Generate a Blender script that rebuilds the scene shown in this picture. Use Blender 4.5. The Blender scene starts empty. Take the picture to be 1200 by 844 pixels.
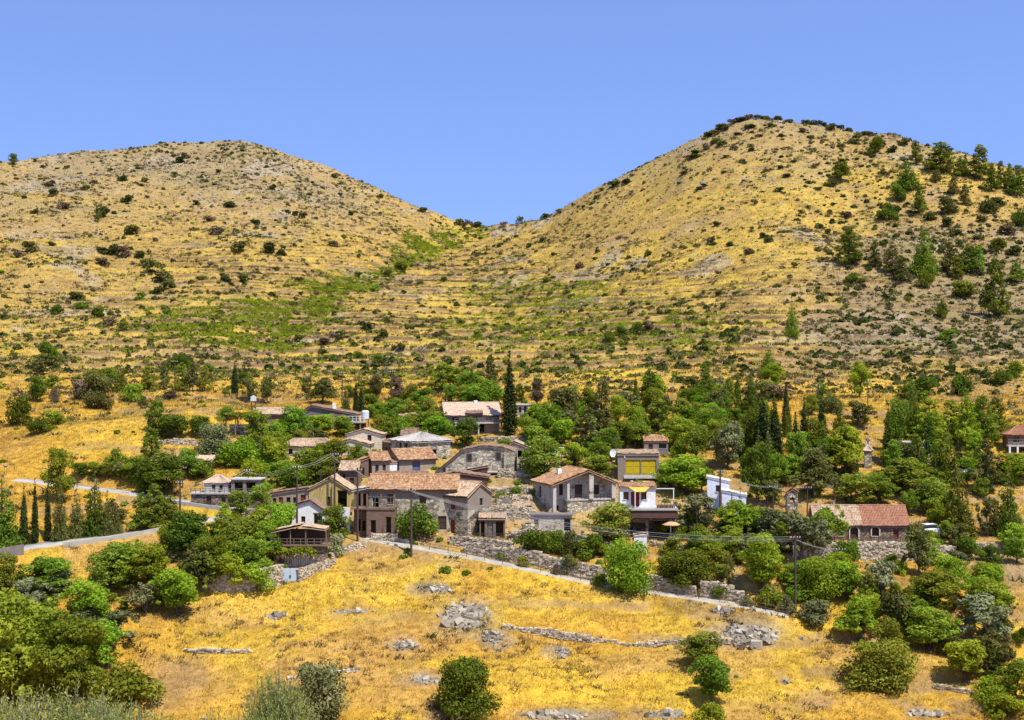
import bpy, math, random
import numpy as np
from mathutils import Vector, Matrix
random.seed(7); RNG = np.random.default_rng(7)
SC = bpy.context.scene
COL = SC.collection
R = math.radians
F = 1648.0            # focal length in reference pixels (hfov 40 deg)
CX, CY = 600.0, 422.0

# ------------------------------------------------------------------ camera, light, sky
cam_d = bpy.data.cameras.new('camera'); cam = bpy.data.objects.new('camera', cam_d); COL.objects.link(cam)
cam.location = (0, 0, 0); cam.rotation_euler = (R(90), 0, 0)
cam_d.sensor_fit = 'HORIZONTAL'; cam_d.angle = 2*math.atan(600/F); cam_d.clip_start = 0.5; cam_d.clip_end = 12000
SC.camera = cam
SUN_EL, SUN_AZ = R(60), R(138)   # azimuth measured clockwise from +Y (view direction)
sv = Vector((math.sin(SUN_AZ)*math.cos(SUN_EL), math.cos(SUN_AZ)*math.cos(SUN_EL), math.sin(SUN_EL)))
sd = bpy.data.lights.new('sun', 'SUN'); sd.energy = 4.6; sd.angle = R(0.5); sd.color = (1.0, 0.95, 0.85)
sun = bpy.data.objects.new('sun', sd); COL.objects.link(sun)
sun.rotation_euler = (-sv).to_track_quat('-Z', 'Y').to_euler()
W = bpy.data.worlds.new('World'); SC.world = W; W.use_nodes = True
nt = W.node_tree; bg = nt.nodes['Background']
sky = nt.nodes.new('ShaderNodeTexSky'); sky.sky_type = 'NISHITA'; sky.sun_disc = False
sky.sun_elevation = SUN_EL; sky.sun_rotation = SUN_AZ
sky.altitude = 2600; sky.air_density = 1.0; sky.dust_density = 0.0; sky.ozone_density = 3.0
tc = nt.nodes.new('ShaderNodeTexCoord'); va = nt.nodes.new('ShaderNodeVectorMath'); va.operation = 'ADD'; va.inputs[1].default_value = (0, 0, .24)
vn = nt.nodes.new('ShaderNodeVectorMath'); vn.operation = 'NORMALIZE'; nt.links.new(tc.outputs['Generated'], va.inputs[0]); nt.links.new(va.outputs[0], vn.inputs[0]); nt.links.new(vn.outputs[0], sky.inputs['Vector'])
tint = nt.nodes.new('ShaderNodeMix'); tint.data_type = 'RGBA'; tint.blend_type = 'MULTIPLY'
tint.inputs[0].default_value = 1.0; tint.inputs[7].default_value = (1.28, 1.23, 1.42, 1)
nt.links.new(sky.outputs[0], tint.inputs[6]); nt.links.new(tint.outputs[2], bg.inputs[0]); bg.inputs[1].default_value = 0.15
SC.view_settings.view_transform = 'Standard'; SC.view_settings.look = 'None'
SC.view_settings.exposure = 0.52; SC.view_settings.gamma = 1.0
try:
    SC.cycles.max_bounces = 6; SC.cycles.diffuse_bounces = 3; SC.cycles.transparent_max_bounces = 4
except Exception: pass

# ------------------------------------------------------------------ small helpers
def tag(o, label=None, cat=None, group=None, kind=None):
    if label: o['label'] = label
    if cat: o['category'] = cat
    if group: o['group'] = group
    if kind: o['kind'] = kind
    return o
def empty(name, loc, yaw=0):
    o = bpy.data.objects.new(name, None); COL.objects.link(o); o.empty_display_size = .5
    o.location = loc; o.rotation_euler = (0, 0, yaw); return o
def mesh_np(name, V, Fc, nv, mat=None, attrs=None, smooth=False):
    """V (n,3); Fc (m,nv) index array with nv verts per face"""
    me = bpy.data.meshes.new(name); V = np.asarray(V, np.float32); Fc = np.asarray(Fc, np.int32)
    m = len(Fc); me.vertices.add(len(V)); me.vertices.foreach_set('co', V.ravel())
    me.loops.add(m*nv); me.loops.foreach_set('vertex_index', Fc.ravel())
    me.polygons.add(m); me.polygons.foreach_set('loop_start', np.arange(0, m*nv, nv, dtype=np.int32))
    try: me.polygons.foreach_set('loop_total', np.full(m, nv, np.int32))
    except Exception: pass
    if attrs:
        for an, (dom, typ, data) in attrs.items():
            a = me.attributes.new(an, typ, dom)
            a.data.foreach_set('color' if 'COLOR' in typ else 'value', np.asarray(data, np.float32).ravel())
    me.update(calc_edges=True)
    if smooth: me.polygons.foreach_set('use_smooth', np.ones(m, bool))
    if mat: me.materials.append(mat)
    return me
def link(name, me, parent=None):
    o = bpy.data.objects.new(name, me); COL.objects.link(o)
    if parent: o.parent = parent
    return o

class MB:
    """collects shapes of one part"""
    def __init__(s): s.v = []; s.f = []; s.r = []
    def add(s, vs, fs, r=None):
        b = len(s.v); s.v += [tuple(p) for p in vs]
        r = random.random() if r is None else r
        for f in fs: s.f.append([b+i for i in f]); s.r.append(r)
    def quad(s, a, b, c, d, r=None): s.add([a, b, c, d], [(0, 1, 2, 3)], r)
    def box(s, x0, x1, y0, y1, z0, z1, r=None):
        s.add([(x0,y0,z0),(x1,y0,z0),(x1,y1,z0),(x0,y1,z0),(x0,y0,z1),(x1,y0,z1),(x1,y1,z1),(x0,y1,z1)],
              [(0,3,2,1),(4,5,6,7),(0,1,5,4),(1,2,6,5),(2,3,7,6),(3,0,4,7)], r)
    def bar(s, p, q, w, h=None, r=None):
        """square bar from p to q"""
        h = h or w; p = Vector(p); q = Vector(q); d = (q-p)
        if d.length < 1e-6: return
        d.normalize(); up = Vector((0,0,1)) if abs(d.z) < .95 else Vector((0,1,0))
        a = d.cross(up).normalized()*w/2; b = a.cross(d).normalized()*h/2
        vs = [p-a-b, p+a-b, p+a+b, p-a+b, q-a-b, q+a-b, q+a+b, q-a+b]
        s.add(vs, [(0,3,2,1),(4,5,6,7),(0,1,5,4),(1,2,6,5),(2,3,7,6),(3,0,4,7)], r)
    def tube(s, pts, rad, n=6, r=None):
        pts = [Vector(p) for p in pts]; rings = []; b = len(s.v); r = random.random() if r is None else r
        for i, p in enumerate(pts):
            d = (pts[min(i+1, len(pts)-1)]-pts[max(i-1, 0)]).normalized()
            up = Vector((0,0,1)) if abs(d.z) < .9 else Vector((1,0,0))
            a = d.cross(up).normalized(); c = a.cross(d)
            q = rad[i] if hasattr(rad, '__len__') else rad
            for k in range(n):
                t = 2*math.pi*k/n; s.v.append(tuple(p+a*math.cos(t)*q+c*math.sin(t)*q))
        for i in range(len(pts)-1):
            for k in range(n):
                s.f.append([b+i*n+k, b+i*n+(k+1)%n, b+(i+1)*n+(k+1)%n, b+(i+1)*n+k]); s.r.append(r)
        s.f.append([b+k for k in range(n)][::-1]); s.r.append(r)
        e = b+(len(pts)-1)*n; s.f.append([e+k for k in range(n)]); s.r.append(r)
    def stone(s, c, sx, sy, sz, rot=0):
        """one rough stone"""
        vs = []
        cr, sr = math.cos(rot), math.sin(rot)
        for dz in (-1, 1):
            for dx, dy in ((-1,-1),(1,-1),(1,1),(-1,1)):
                q = .5*(1-.28*random.random()); x = dx*sx*q; y = dy*sy*.5*(1-.28*random.random()); z = dz*sz*.5*(1-.28*random.random())
                vs.append((c[0]+x*cr-y*sr, c[1]+x*sr+y*cr, c[2]+z))
        s.add(vs, [(0,3,2,1),(4,5,6,7),(0,1,5,4),(1,2,6,5),(2,3,7,6),(3,0,4,7)])
    def rock(s, c, sx, sy, sz, rr=random):
        """one broken, tilted lump of rock"""
        m = Matrix.Rotation(rr.uniform(-.6, .6), 3, 'X') @ Matrix.Rotation(rr.uniform(-.6, .6), 3, 'Y') @ Matrix.Rotation(rr.uniform(0, 3.1), 3, 'Z')
        ds = [(-1,-1,-1),(1,-1,-1),(1,1,-1),(-1,1,-1),(-1,-1,1),(1,-1,1),(1,1,1),(-1,1,1)]
        vs = [Vector(c)+m @ Vector((x*sx*.5*rr.uniform(.45, 1.05), y*sy*.5*rr.uniform(.45, 1.05), z*sz*.5*rr.uniform(.35, 1.1))) for x, y, z in ds]
        s.add(vs, [(0,3,2,1),(4,5,6),(4,6,7),(0,1,5,4),(1,2,6,5),(2,3,7,6),(3,0,4,7)])
    def tiles(s, A, B, C, D, pitch=.22, row=.42, amp=.075, lip=.022, th=.1, jit=.032):
        """roof slope: A,B eave left/right, C,D ridge right/left"""
        A, B, C, D = map(Vector, (A, B, C, D)); n = (B-A).cross(D-A)
        if n.length < 1e-6: n = (B-A).cross(C-A)
        n.normalize()
        if n.z < 0: n = -n
        nc = max(2, int((B-A).length/pitch*3)); nr = max(1, int(((D-A).length+(C-B).length)/2/row))
        base = len(s.v); lines = []
        prof = (0, .85, .85)
        for i in range(nr):
            for e in (0, 1):
                v = (i+e)/nr; L = A.lerp(D, v); Q = B.lerp(C, v); ln = []
                for j in range(nc+1):
                    rj = random.Random(i*7919+(j//3)*104729+nc).uniform(-1, 1)*jit-.10*math.sin(math.pi*j/nc)*math.sin(math.pi*min(1, v+.15))-.03*math.sin(j*.21+nc)
                    off = prof[j % 3]*amp+(lip if e == 0 else .0)+rj
                    ln.append(len(s.v)); s.v.append(tuple(L.lerp(Q, j/nc)+n*off))
                lines.append(ln)
        for k in range(len(lines)-1):
            for j in range(nc):
                s.f.append([lines[k][j], lines[k][j+1], lines[k+1][j+1], lines[k+1][j]])
                s.r.append(random.Random((k//2)*31+(j//3)*977+nc).random())
        m = -n*(th+jit+.13); t = -n*(jit+.14)
        vs = [A+m, B+m, C+m, D+m, A+t, B+t, C+t, D+t]
        s.add(vs, [(0,3,2,1),(4,5,6,7),(0,1,5,4),(1,2,6,5),(2,3,7,6),(3,0,4,7)], .5)
    def build(s, name, mat, parent=None, smooth=False):
        me = bpy.data.meshes.new(name); me.from_pydata(s.v, [], s.f)
        a = me.attributes.new('rnd', 'FLOAT', 'FACE'); a.data.foreach_set('value', np.array(s.r, np.float32))
        if smooth: me.polygons.foreach_set('use_smooth', np.ones(len(me.polygons), bool))
        me.materials.append(mat); me.update(); return link(name, me, parent)

# ------------------------------------------------------------------ materials
class NT:
    def __init__(s, name):
        s.m = bpy.data.materials.new(name); s.m.use_nodes = True; s.t = s.m.node_tree
        s.b = s.t.nodes['Principled BSDF']; s.out = s.t.nodes['Material Output']
        s.b.inputs['Specular IOR Level'].default_value = .25
    def n(s, typ, **kw):
        x = s.t.nodes.new(typ)
        for k, v in kw.items(): setattr(x, k, v)
        return x
    def l(s, a, b): s.t.links.new(a, b)
    def noise(s, vec, scale, detail=4, rough=.6):
        x = s.n('ShaderNodeTexNoise'); x.inputs['Scale'].default_value = scale; x.inputs['Detail'].default_value = detail
        x.inputs['Roughness'].default_value = rough
        if vec: s.l(vec, x.inputs['Vector'])
        return x.outputs['Fac']
    def ramp(s, fac, stops):
        x = s.n('ShaderNodeValToRGB'); e = x.color_ramp.elements
        while len(e) < len(stops): e.new(.5)
        for el, (p, c) in zip(e, stops): el.position = p; el.color = (*c, 1) if len(c) == 3 else c
        s.l(fac, x.inputs[0]); return x.outputs[0]
    def mix(s, fac, a, b, blend='MIX'):
        x = s.n('ShaderNodeMix', data_type='RGBA', blend_type=blend)
        for v, i in ((fac, 0), (a, 6), (b, 7)):
            if isinstance(v, (int, float)): x.inputs[i].default_value = v
            elif isinstance(v, tuple): x.inputs[i].default_value = (*v, 1)
            else: s.l(v, x.inputs[i])
        return x.outputs[2]
    def math(s, op, a, b=0.):
        x = s.n('ShaderNodeMath', operation=op)
        for v, i in ((a, 0), (b, 1)):
            if isinstance(v, (int, float)): x.inputs[i].default_value = v
            else: s.l(v, x.inputs[i])
        return x.outputs[0]
    def bump(s, h, strength=.5, dist=.05):
        x = s.n('ShaderNodeBump'); x.inputs['Strength'].default_value = strength; x.inputs['Distance'].default_value = dist
        s.l(h, x.inputs['Height']); s.l(x.outputs[0], s.b.inputs['Normal'])
    def obj(s):
        x = s.n('ShaderNodeTexCoord'); return x.outputs['Object']
    def attr(s, name):
        x = s.n('ShaderNodeAttribute', attribute_name=name); return x
    def col(s, c): s.l(c, s.b.inputs['Base Color'])
    def rough(s, v): s.b.inputs['Roughness'].default_value = v; return s

def c3(c, f): return tuple(min(1, x*f) for x in c)
def m_plain(name, c, var=.25, scale=1.5, rough=.85, bump=.2):
    t = NT(name); o = t.obj(); n = t.noise(o, scale, 6, .65)
    t.col(t.ramp(n, [(.25, c3(c, 1-var)), (.75, c3(c, 1+var*.5))])); t.rough(rough)
    if bump: t.bump(t.noise(o, scale*9, 3), bump, .03)
    return t.m
def stone_nodes(t, o, c, sc=1.9):
    mp = t.n('ShaderNodeMapping'); mp.inputs['Scale'].default_value = (sc, sc, sc*1.7); t.l(o, mp.inputs[0])
    v = t.n('ShaderNodeTexVoronoi', feature='F1'); v.inputs['Scale'].default_value = 1; t.l(mp.outputs[0], v.inputs['Vector'])
    e = t.n('ShaderNodeTexVoronoi', feature='DISTANCE_TO_EDGE'); e.inputs['Scale'].default_value = 1; t.l(mp.outputs[0], e.inputs['Vector'])
    sx = t.n('ShaderNodeSeparateColor'); t.l(v.outputs['Color'], sx.inputs[0])
    cc = t.ramp(sx.outputs[0], [(0, c3(c, .32)), (.35, c3(c, .85)), (.7, c3(c, 1.4)), (1, c3((c[0], c[1]*.93, c[2]*.75), 1.5))])
    n = t.noise(o, 5, 5); cc = t.mix(.45, cc, t.ramp(n, [(.3, (.35, .33, .3)), (.75, (1, 1, 1))]), 'MULTIPLY')
    mort = t.ramp(e.outputs['Distance'], [(0, (0, 0, 0)), (.12, (1, 1, 1))])
    cc = t.mix(mort, c3(c, .38), cc); return cc, mort
def m_stone(name, c=(.40, .34, .25), sc=2.4):
    t = NT(name); o = t.obj(); cc, h = stone_nodes(t, o, c, sc); t.col(cc); t.rough(.9); t.bump(h, .7, .06); return t.m
def m_plaster(name, c, patch=None, stone=(.40, .35, .26), thr=.56, stain=.55):
    """lime plaster with stains; where it has come off, rubble stone shows"""
    t = NT(name); o = t.obj(); n1 = t.noise(o, .55, 6, .7); n2 = t.noise(o, 3.2, 5, .7)
    mp = t.n('ShaderNodeMapping'); mp.inputs['Scale'].default_value = (1.6, 1.6, .22); t.l(o, mp.inputs[0])
    n3 = t.noise(mp.outputs[0], 1.3, 5, .7)
    cc = t.ramp(n2, [(.25, c3(c, .66)), (.7, c3(c, 1.12))])
    cc = t.mix(t.ramp(n3, [(.45, (0, 0, 0)), (.8, (stain,)*3)]), cc, c3((.3, .25, .2), .6))
    h = n2
    if patch:
        sc, mo = stone_nodes(t, o, stone); msk = t.ramp(n1, [(thr-.02, (0, 0, 0)), (thr+.02, (1, 1, 1))])
        cc = t.mix(msk, cc, sc); h = t.mix(msk, t.mix(.2, (1., 1., 1.), n2), mo)
    t.col(cc); t.rough(.92); t.bump(h, .45, .05); return t.m
def m_tile(name, stops, rough=.85):
    t = NT(name); o = t.obj(); a = t.attr('rnd').outputs['Fac']; n = t.noise(o, 1.1, 6, .75)
    f = t.math('ADD', t.math('MULTIPLY', a, .26), t.math('MULTIPLY', n, .80))
    t.col(t.ramp(f, stops)); t.rough(rough); t.bump(t.noise(o, 20, 2), .3, .02); return t.m
def m_rnd(name, stops, rough=.9, ns=6):
    t = NT(name); o = t.obj(); a = t.attr('rnd').outputs['Fac']; n = t.noise(o, ns, 4)
    t.col(t.mix(.5, t.ramp(a, stops), t.ramp(n, [(.3, (.45, .43, .4)), (.7, (1, 1, 1))]), 'MULTIPLY')); t.rough(rough)
    t.bump(n, .5, .05); return t.m
def m_leaf(name, dark, light, trans=.3, hue=.03):
    """leaf clumps: each leaf face and each plant varies a little"""
    t = NT(name); a = t.attr('rnd').outputs['Fac']; oi = t.n('ShaderNodeObjectInfo')
    cc = t.ramp(a, [(0, dark), (.6, tuple((p+q)/2 for p, q in zip(dark, light))), (1, light)])
    hs = t.n('ShaderNodeHueSaturation'); t.l(cc, hs.inputs['Color'])
    t.l(t.math('ADD', .5-hue, t.math('MULTIPLY', oi.outputs['Random'], 2*hue)), hs.inputs['Hue'])
    fr = t.math('FRACT', t.math('MULTIPLY', oi.outputs['Random'], 7.31))
    t.l(t.math('ADD', .78, t.math('MULTIPLY', fr, .5)), hs.inputs['Value'])
    t.t.nodes.remove(t.b)
    d = t.n('ShaderNodeBsdfDiffuse'); tr = t.n('ShaderNodeBsdfTranslucent'); mx = t.n('ShaderNodeMixShader')
    t.l(hs.outputs[0], d.inputs[0])
    y = t.mix(1., hs.outputs[0], (1.25, 1.2, .55), 'MULTIPLY'); t.l(y, tr.inputs[0])
    mx.inputs[0].default_value = trans; t.l(d.outputs[0], mx.inputs[1]); t.l(tr.outputs[0], mx.inputs[2])
    t.l(mx.outputs[0], t.out.inputs[0]); return t.m
def m_glass(name):
    t = NT(name); t.b.inputs['Base Color'].default_value = (.025, .028, .032, 1); t.rough(.15)
    t.b.inputs['Specular IOR Level'].default_value = .5; return t.m

M = dict(
 stone=m_stone('rubble_stone'), stone_dark=m_stone('brown_stone', (.25, .185, .14), 2.2), stone_pale=m_stone('pale_stone', (.50, .45, .34), 2.0),
 ruin=m_plaster('peeling_plaster', (.33, .255, .19), True, (.54, .48, .36), .46), ruin_cream=m_plaster('cream_flaking_plaster', (.52, .45, .32), True, (.46, .40, .29), .47),
 brownwall=m_plaster('brown_mud_plaster', (.19, .12, .085), True, (.26, .17, .12), .58),
 mauve=m_plaster('mauve_grey_plaster', (.265, .215, .165)), pinkish=m_plaster('dusky_plaster', (.35, .275, .20)), tan=m_plaster('tan_plaster', (.46, .38, .26)),
 cream=m_plaster('cream_plaster', (.66, .58, .42), stain=.15), white=m_plaster('whitewash', (.80, .79, .76), stain=.12), bluewhite=m_plaster('bluish_whitewash', (.74, .78, .86), stain=.08),
 greywhite=m_plaster('greyish_whitewash', (.55, .49, .42), True, (.46, .40, .30), .56), yellow=m_plaster('ochre_plaster', (.52, .385, .13), stain=.35), maroon=m_plain('maroon_boards', (.115, .058, .045)),
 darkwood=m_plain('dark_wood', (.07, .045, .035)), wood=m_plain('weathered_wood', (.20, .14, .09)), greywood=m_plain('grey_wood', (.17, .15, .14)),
 redwood=m_plain('red_painted_wood', (.22, .03, .025)), bluedoor=m_plain('blue_grey_paint', (.10, .11, .17)), whitewood=m_plain('white_paint', (.75, .75, .72), .1),
 shutter=m_plain('yellow_shutter_paint', (.50, .36, .012), .15), brick=m_stone('brown_brick', (.27, .20, .14), 3.2), concrete=m_plain('concrete', (.46, .43, .38), .25), concrete_dark=m_plain('dark_concrete', (.20, .17, .155)),
 tile=m_tile('terracotta_tiles', [(.25, (.14, .07, .045)), (.42, (.30, .15, .075)), (.55, (.38, .215, .105)), (.68, (.46, .31, .17)), (.85, (.48, .38, .27))]),
 tile_red=m_tile('red_tiles', [(.25, (.22, .095, .055)), (.5, (.33, .15, .085)), (.8, (.38, .20, .12))]),
 tile_tan=m_tile('weathered_tan_tiles', [(.25, (.19, .11, .07)), (.5, (.42, .29, .18)), (.8, (.58, .47, .32))]),
 tile_brown=m_tile('brown_tiles', [(.2, (.12, .07, .05)), (.5, (.23, .14, .09)), (.9, (.36, .27, .18))]),
 tile_pink=m_tile('pale_pink_tiles', [(.2, (.48, .33, .23)), (.9, (.64, .48, .35))]),
 metal=m_tile('galvanised_sheet', [(.2, (.34, .31, .27)), (.6, (.54, .49, .42)), (.95, (.64, .59, .51))], .5), glass=m_glass('window_glass'),
 trim=m_plain('pale_stone_trim', (.58, .50, .38)), pole=m_plain('creosoted_wood', (.085, .055, .04)), iron=m_plain('rusty_iron', (.12, .085, .065)), wire=m_plain('cable', (.30, .29, .27), .1, bump=0),
 road=m_plain('worn_asphalt', (.40, .375, .33), .4, .6), path=m_plain('path_concrete', (.46, .42, .34), .4, .8), awning=m_plain('yellow_canvas', (.62, .38, .06), .1), canvas=m_plain('orange_tan_canvas', (.55, .33, .17), .1), fabric=m_plain('green_cloth', (.06, .26, .19), .15),
 gate=m_plain('pale_blue_paint', (.45, .55, .64), .1), tank=m_plain('white_plastic', (.62, .62, .60), .06), dish=m_plain('dish_paint', (.78, .77, .75), .06),
 carwhite=m_plain('white_car_paint', (.8, .8, .8), .03, rough=.3, bump=0), tyre=m_plain('rubber', (.03, .03, .03), .1), bronze=m_plain('bronze', (.12, .09, .05), .2, rough=.5),
 stones=m_rnd('dry_stones', [(0, (.20, .15, .095)), (.35, (.50, .41, .28)), (1, (.74, .63, .46))]), rocks=m_rnd('grey_rocks', [(0, (.17, .145, .105)), (.5, (.36, .31, .235)), (1, (.52, .46, .36))]),
 scree=m_rnd('warm_scree', [(0, (.20, .15, .09)), (.5, (.36, .28, .18)), (1, (.46, .37, .25))]), bark=m_plain('bark', (.115, .085, .06), .4, 4.), bark_grey=m_plain('grey_bark', (.19, .16, .125), .4, 4.),
 bright=m_leaf('bright_leaves', (.125, .195, .012), (.37, .465, .045), .41), mid=m_leaf('green_leaves', (.105, .155, .013), (.295, .365, .046), .4),
 dark=m_leaf('dark_leaves', (.062, .092, .010), (.215, .26, .034), .34), olive=m_leaf('olive_leaves', (.095, .100, .034), (.30, .30, .130), .2, .015),
 silver=m_leaf('silver_leaves', (.135, .145, .062), (.34, .345, .17), .12, .015), pine=m_leaf('pine_needles', (.070, .096, .012), (.26, .285, .040), .3),
 cypress=m_leaf('cypress_foliage', (.022, .036, .011), (.070, .092, .024), .1, .015), lime=m_leaf('yellow_green_leaves', (.140, .172, .016), (.34, .365, .055), .34),
 brown=m_leaf('dry_twigs', (.075, .052, .030), (.24, .175, .10), .1, .015), drygreen=m_leaf('dusty_leaves', (.075, .080, .018), (.205, .195, .055), .2, .02),
 grass=m_leaf('dry_grass_blades', (.44, .275, .06), (.78, .59, .165), .3, .0), straw=m_leaf('hill_straw', (.28, .20, .06), (.56, .42, .145), .2, .0), scrubdark=m_leaf('hill_scrub_leaves', (.032, .045, .012), (.125, .145, .036), .2, .02), scrub=m_leaf('low_scrub', (.055, .055, .022), (.19, .16, .075), .15, .0),
 greenstuff=m_leaf('low_vines', (.16, .21, .012), (.42, .47, .040), .3, .0), nearolive=m_leaf('sage_olive_leaves', (.13, .16, .025), (.46, .48, .16), .25, .01))
# ------------------------------------------------------------------ terrain
def vnoise(x, y, seed=0):
    xi = np.floor(x).astype(np.int64); yi = np.floor(y).astype(np.int64); fx = x-xi; fy = y-yi
    fx = fx*fx*(3-2*fx); fy = fy*fy*(3-2*fy)
    def h(a, b):
        k = (a*374761393+b*668265263+seed*974634) & 0x7fffffff
        k = ((k ^ (k >> 13))*1274126177) & 0x7fffffff
        return ((k ^ (k >> 16)) & 0xffff)/65535.
    return (h(xi, yi)*(1-fx)+h(xi+1, yi)*fx)*(1-fy)+(h(xi, yi+1)*(1-fx)+h(xi+1, yi+1)*fx)*fy
def fbm(x, y, o=4, seed=0, g=.5):
    t = 0; a = 1; s = 0
    for i in range(o):
        t = t+a*vnoise(x*2**i+17.3*i, y*2**i+5.1*i, seed+i); s += a; a *= g
    return t/s
def sstep(a, b, x):
    t = np.clip((x-a)/(b-a), 0, 1); return t*t*(3-2*t)

SKX = [-1300,-700,-300,0,20,60,130,200,250,290,330,370,400,440,480,530,570,600,640,680,720,760,800,850,880,910,940,1000,1050,1080,1120,1160,1200,1400,1800,2500]
SKY = [300,260,215,190,188,178,174,168,165,169,180,192,205,222,241,259,265,262,253,234,213,194,170,146,135,132,137,151,156,169,179,192,203,250,300,330]
DSX = [-1300, 0, 200, 400, 570, 750, 900, 1050, 1200, 2500]
DSY = [560, 590, 640, 640, 605, 575, 560, 535, 500, 440]
PYR = np.array([844, 770, 700, 640, 600, 560, 520, 480, 440.])
DR = np.array([143, 154, 166.5, 180, 192, 206, 223, 246, 280.])
step_in = 2.0
cols = np.concatenate([np.arange(-1200, -60, 12), np.arange(-60, 1261, step_in), np.arange(1272, 2412, 12)]).astype(float)
rows = np.concatenate([np.linspace(2, 132, 45), np.arange(133, 290, .36), np.arange(290, 470, .62), np.arange(470, 700, .95), np.linspace(702, 1150, 40)])
NC, NR = len(cols), len(rows)
sky_py = np.interp(cols, SKX, SKY); sky_d = np.interp(cols, DSX, DSY)
Z = np.zeros((NR, NC)); 
for j, px in enumerate(cols):
    sp, sdp = sky_py[j], sky_d[j]
    ts = np.linspace(0, 1, 26)[1:]
    py = np.concatenate([PYR, 440+(sp-440)*ts]); d = np.concatenate([DR, 280+(sdp-280)*ts**.95])
    # a gully runs from the saddle down to the left
    gl = np.interp(py, [255, 270, 310, 350, 400, 440], [590, 560, 470, 390, 320, 290])
    d = d+20*np.exp(-((px-gl)/70.)**2)*sstep(445, 390, py)*sstep(250, 290, py)
    d = d*(1+.012*(fbm(px/140.+3+0*py, py/90., 2, 5)-.5)*2*sstep(844, 700, py)*sstep(sp, sp+60, py))
    d = np.maximum.accumulate(d+np.arange(len(d))*1e-3)
    z = -(py-CY)/F*d
    kd = np.concatenate([[0, 20, 60, 100, 124], d, [sdp+45, sdp+160, sdp+700]])
    kz = np.concatenate([[-2, -8.2, -21, -31, -36], z, [z[-1]-6, z[-1]-50, -70]])
    Z[:, j] = np.interp(rows, kd, kz)
def blur(A, k):
    B = A.copy()
    for _ in range(k): B[1:-1] = (B[:-2]+2*B[1:-1]+B[2:])/4
    return B
Zb = blur(Z, 14)
wnear = sstep(133, 150, rows)[:, None]
Z = Zb*wnear+Z*(1-wnear)
U = (cols-CX)/F
X = rows[:, None]*U[None, :]; Y = np.repeat(rows[:, None], NC, 1)
PX = np.repeat(cols[None, :], NR, 0); PYv = CY-F*Z/Y
onhill = sstep(255, 330, Y); front = Y < (sky_d[None, :]+25)
# natural relief
Z += (fbm(X/7., Y/7., 4, 11)-.5)*.9*sstep(120, 160, Y)*(1-onhill*.2)+(fbm(X/13.+2, Y/6.+7, 3, 12)-.45)*3.2*sstep(140, 148, Y)*sstep(181, 168, Y)+(fbm(X/38., Y/38., 4, 21)-.5)*6.5*onhill+(fbm(X/3., Y/3., 3, 15)-.5)*.45*sstep(120, 160, Y)
# old cultivation terraces
tm = np.maximum(np.exp(-((PX-330)/260.)**2)*sstep(250, 320, PYv), .8*np.exp(-((PX-760)/330.)**2)*sstep(270, 340, PYv))
tm = np.clip(tm*1.5, 0, 1)*sstep(275, 300, Y)*sstep(.18, .36, fbm(X/55., Y/30., 3, 31))
tm = np.maximum(tm, .75*sstep(250, 280, Y)*sstep(420, 330, Y)*sstep(.4, .55, fbm(X/60., Y/40., 3, 33)))
hs = 2.7; q = Z/hs+(fbm(X/45., Y/45., 3, 41)-.5)*1.2; fr = q-np.floor(q); gq = np.where(fr < .78, fr*.36/.78, .36+(fr-.78)/.22*.64)
Z += (gq-fr)*hs*tm*1.0
riser = tm*sstep(.84, .90, fr)*sstep(.3, .5, fbm(X/12., Y/12., 3, 44))
# lower terraces in the field and village
tm2 = .95*sstep(144, 150, Y)*sstep(285, 255, Y)*sstep(.45, .6, fbm(X/30.+9, Y/22., 3, 51))
q2 = Z/2.2+(fbm(X/30., Y/30., 3, 61)-.5)*1.2; fr2 = q2-np.floor(q2); g2 = np.where(fr2 < .82, fr2*.5/.82, .5+(fr2-.82)/.18*.5)
Z += (g2-fr2)*2.2*tm2*.8; riser2 = tm2*(fr2 > .8)
_m = np.exp(-(((X+62.)/15.)**2+((Y-222.)/11.)**2)); Z += 3.6*_m*(1-.0*Y)
Z += 2.2*np.exp(-(((X+50.)/11.)**2+((Y-236.)/9.)**2))

def PYof(): return CY-F*Z/Y
PYc = PYof()
i0 = int(np.searchsorted(rows, 136))
def ground(px, py):
    """point where the view through a reference pixel first meets the terrain"""
    j = int(np.clip(np.searchsorted(cols, px), 0, NC-1))
    c = PYc[i0:, j]; k = np.nonzero(c <= py)[0]
    k = int(k[0]) if len(k) else int(np.argmin(c))
    if k > 0:
        a, b = c[k-1], c[k]; t = (a-py)/(a-b+1e-9); t = min(max(t, 0), 1); d = rows[i0+k-1]*(1-t)+rows[i0+k]*t
    else: d = rows[i0]
    return Vector(((px-CX)/F*d, d, zat((px-CX)/F*d, d)))
def zat(x, y):
    y = max(y, 2.5); px = CX+F*x/y
    i = int(np.clip(np.searchsorted(rows, y)-1, 0, NR-2)); j = int(np.clip(np.searchsorted(cols, px)-1, 0, NC-2))
    ty = (y-rows[i])/(rows[i+1]-rows[i]); tx = (px-cols[j])/(cols[j+1]-cols[j])
    return float((Z[i, j]*(1-tx)+Z[i, j+1]*tx)*(1-ty)+(Z[i+1, j]*(1-tx)+Z[i+1, j+1]*tx)*ty)
def zat_np(x, y):
    px = CX+F*x/y; i = np.clip(np.searchsorted(rows, y)-1, 0, NR-2); j = np.clip(np.searchsorted(cols, px)-1, 0, NC-2)
    ty = (y-rows[i])/(rows[i+1]-rows[i]); tx = (px-cols[j])/(cols[j+1]-cols[j])
    return (Z[i, j]*(1-tx)+Z[i, j+1]*tx)*(1-ty)+(Z[i+1, j]*(1-tx)+Z[i+1, j+1]*tx)*ty

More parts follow.
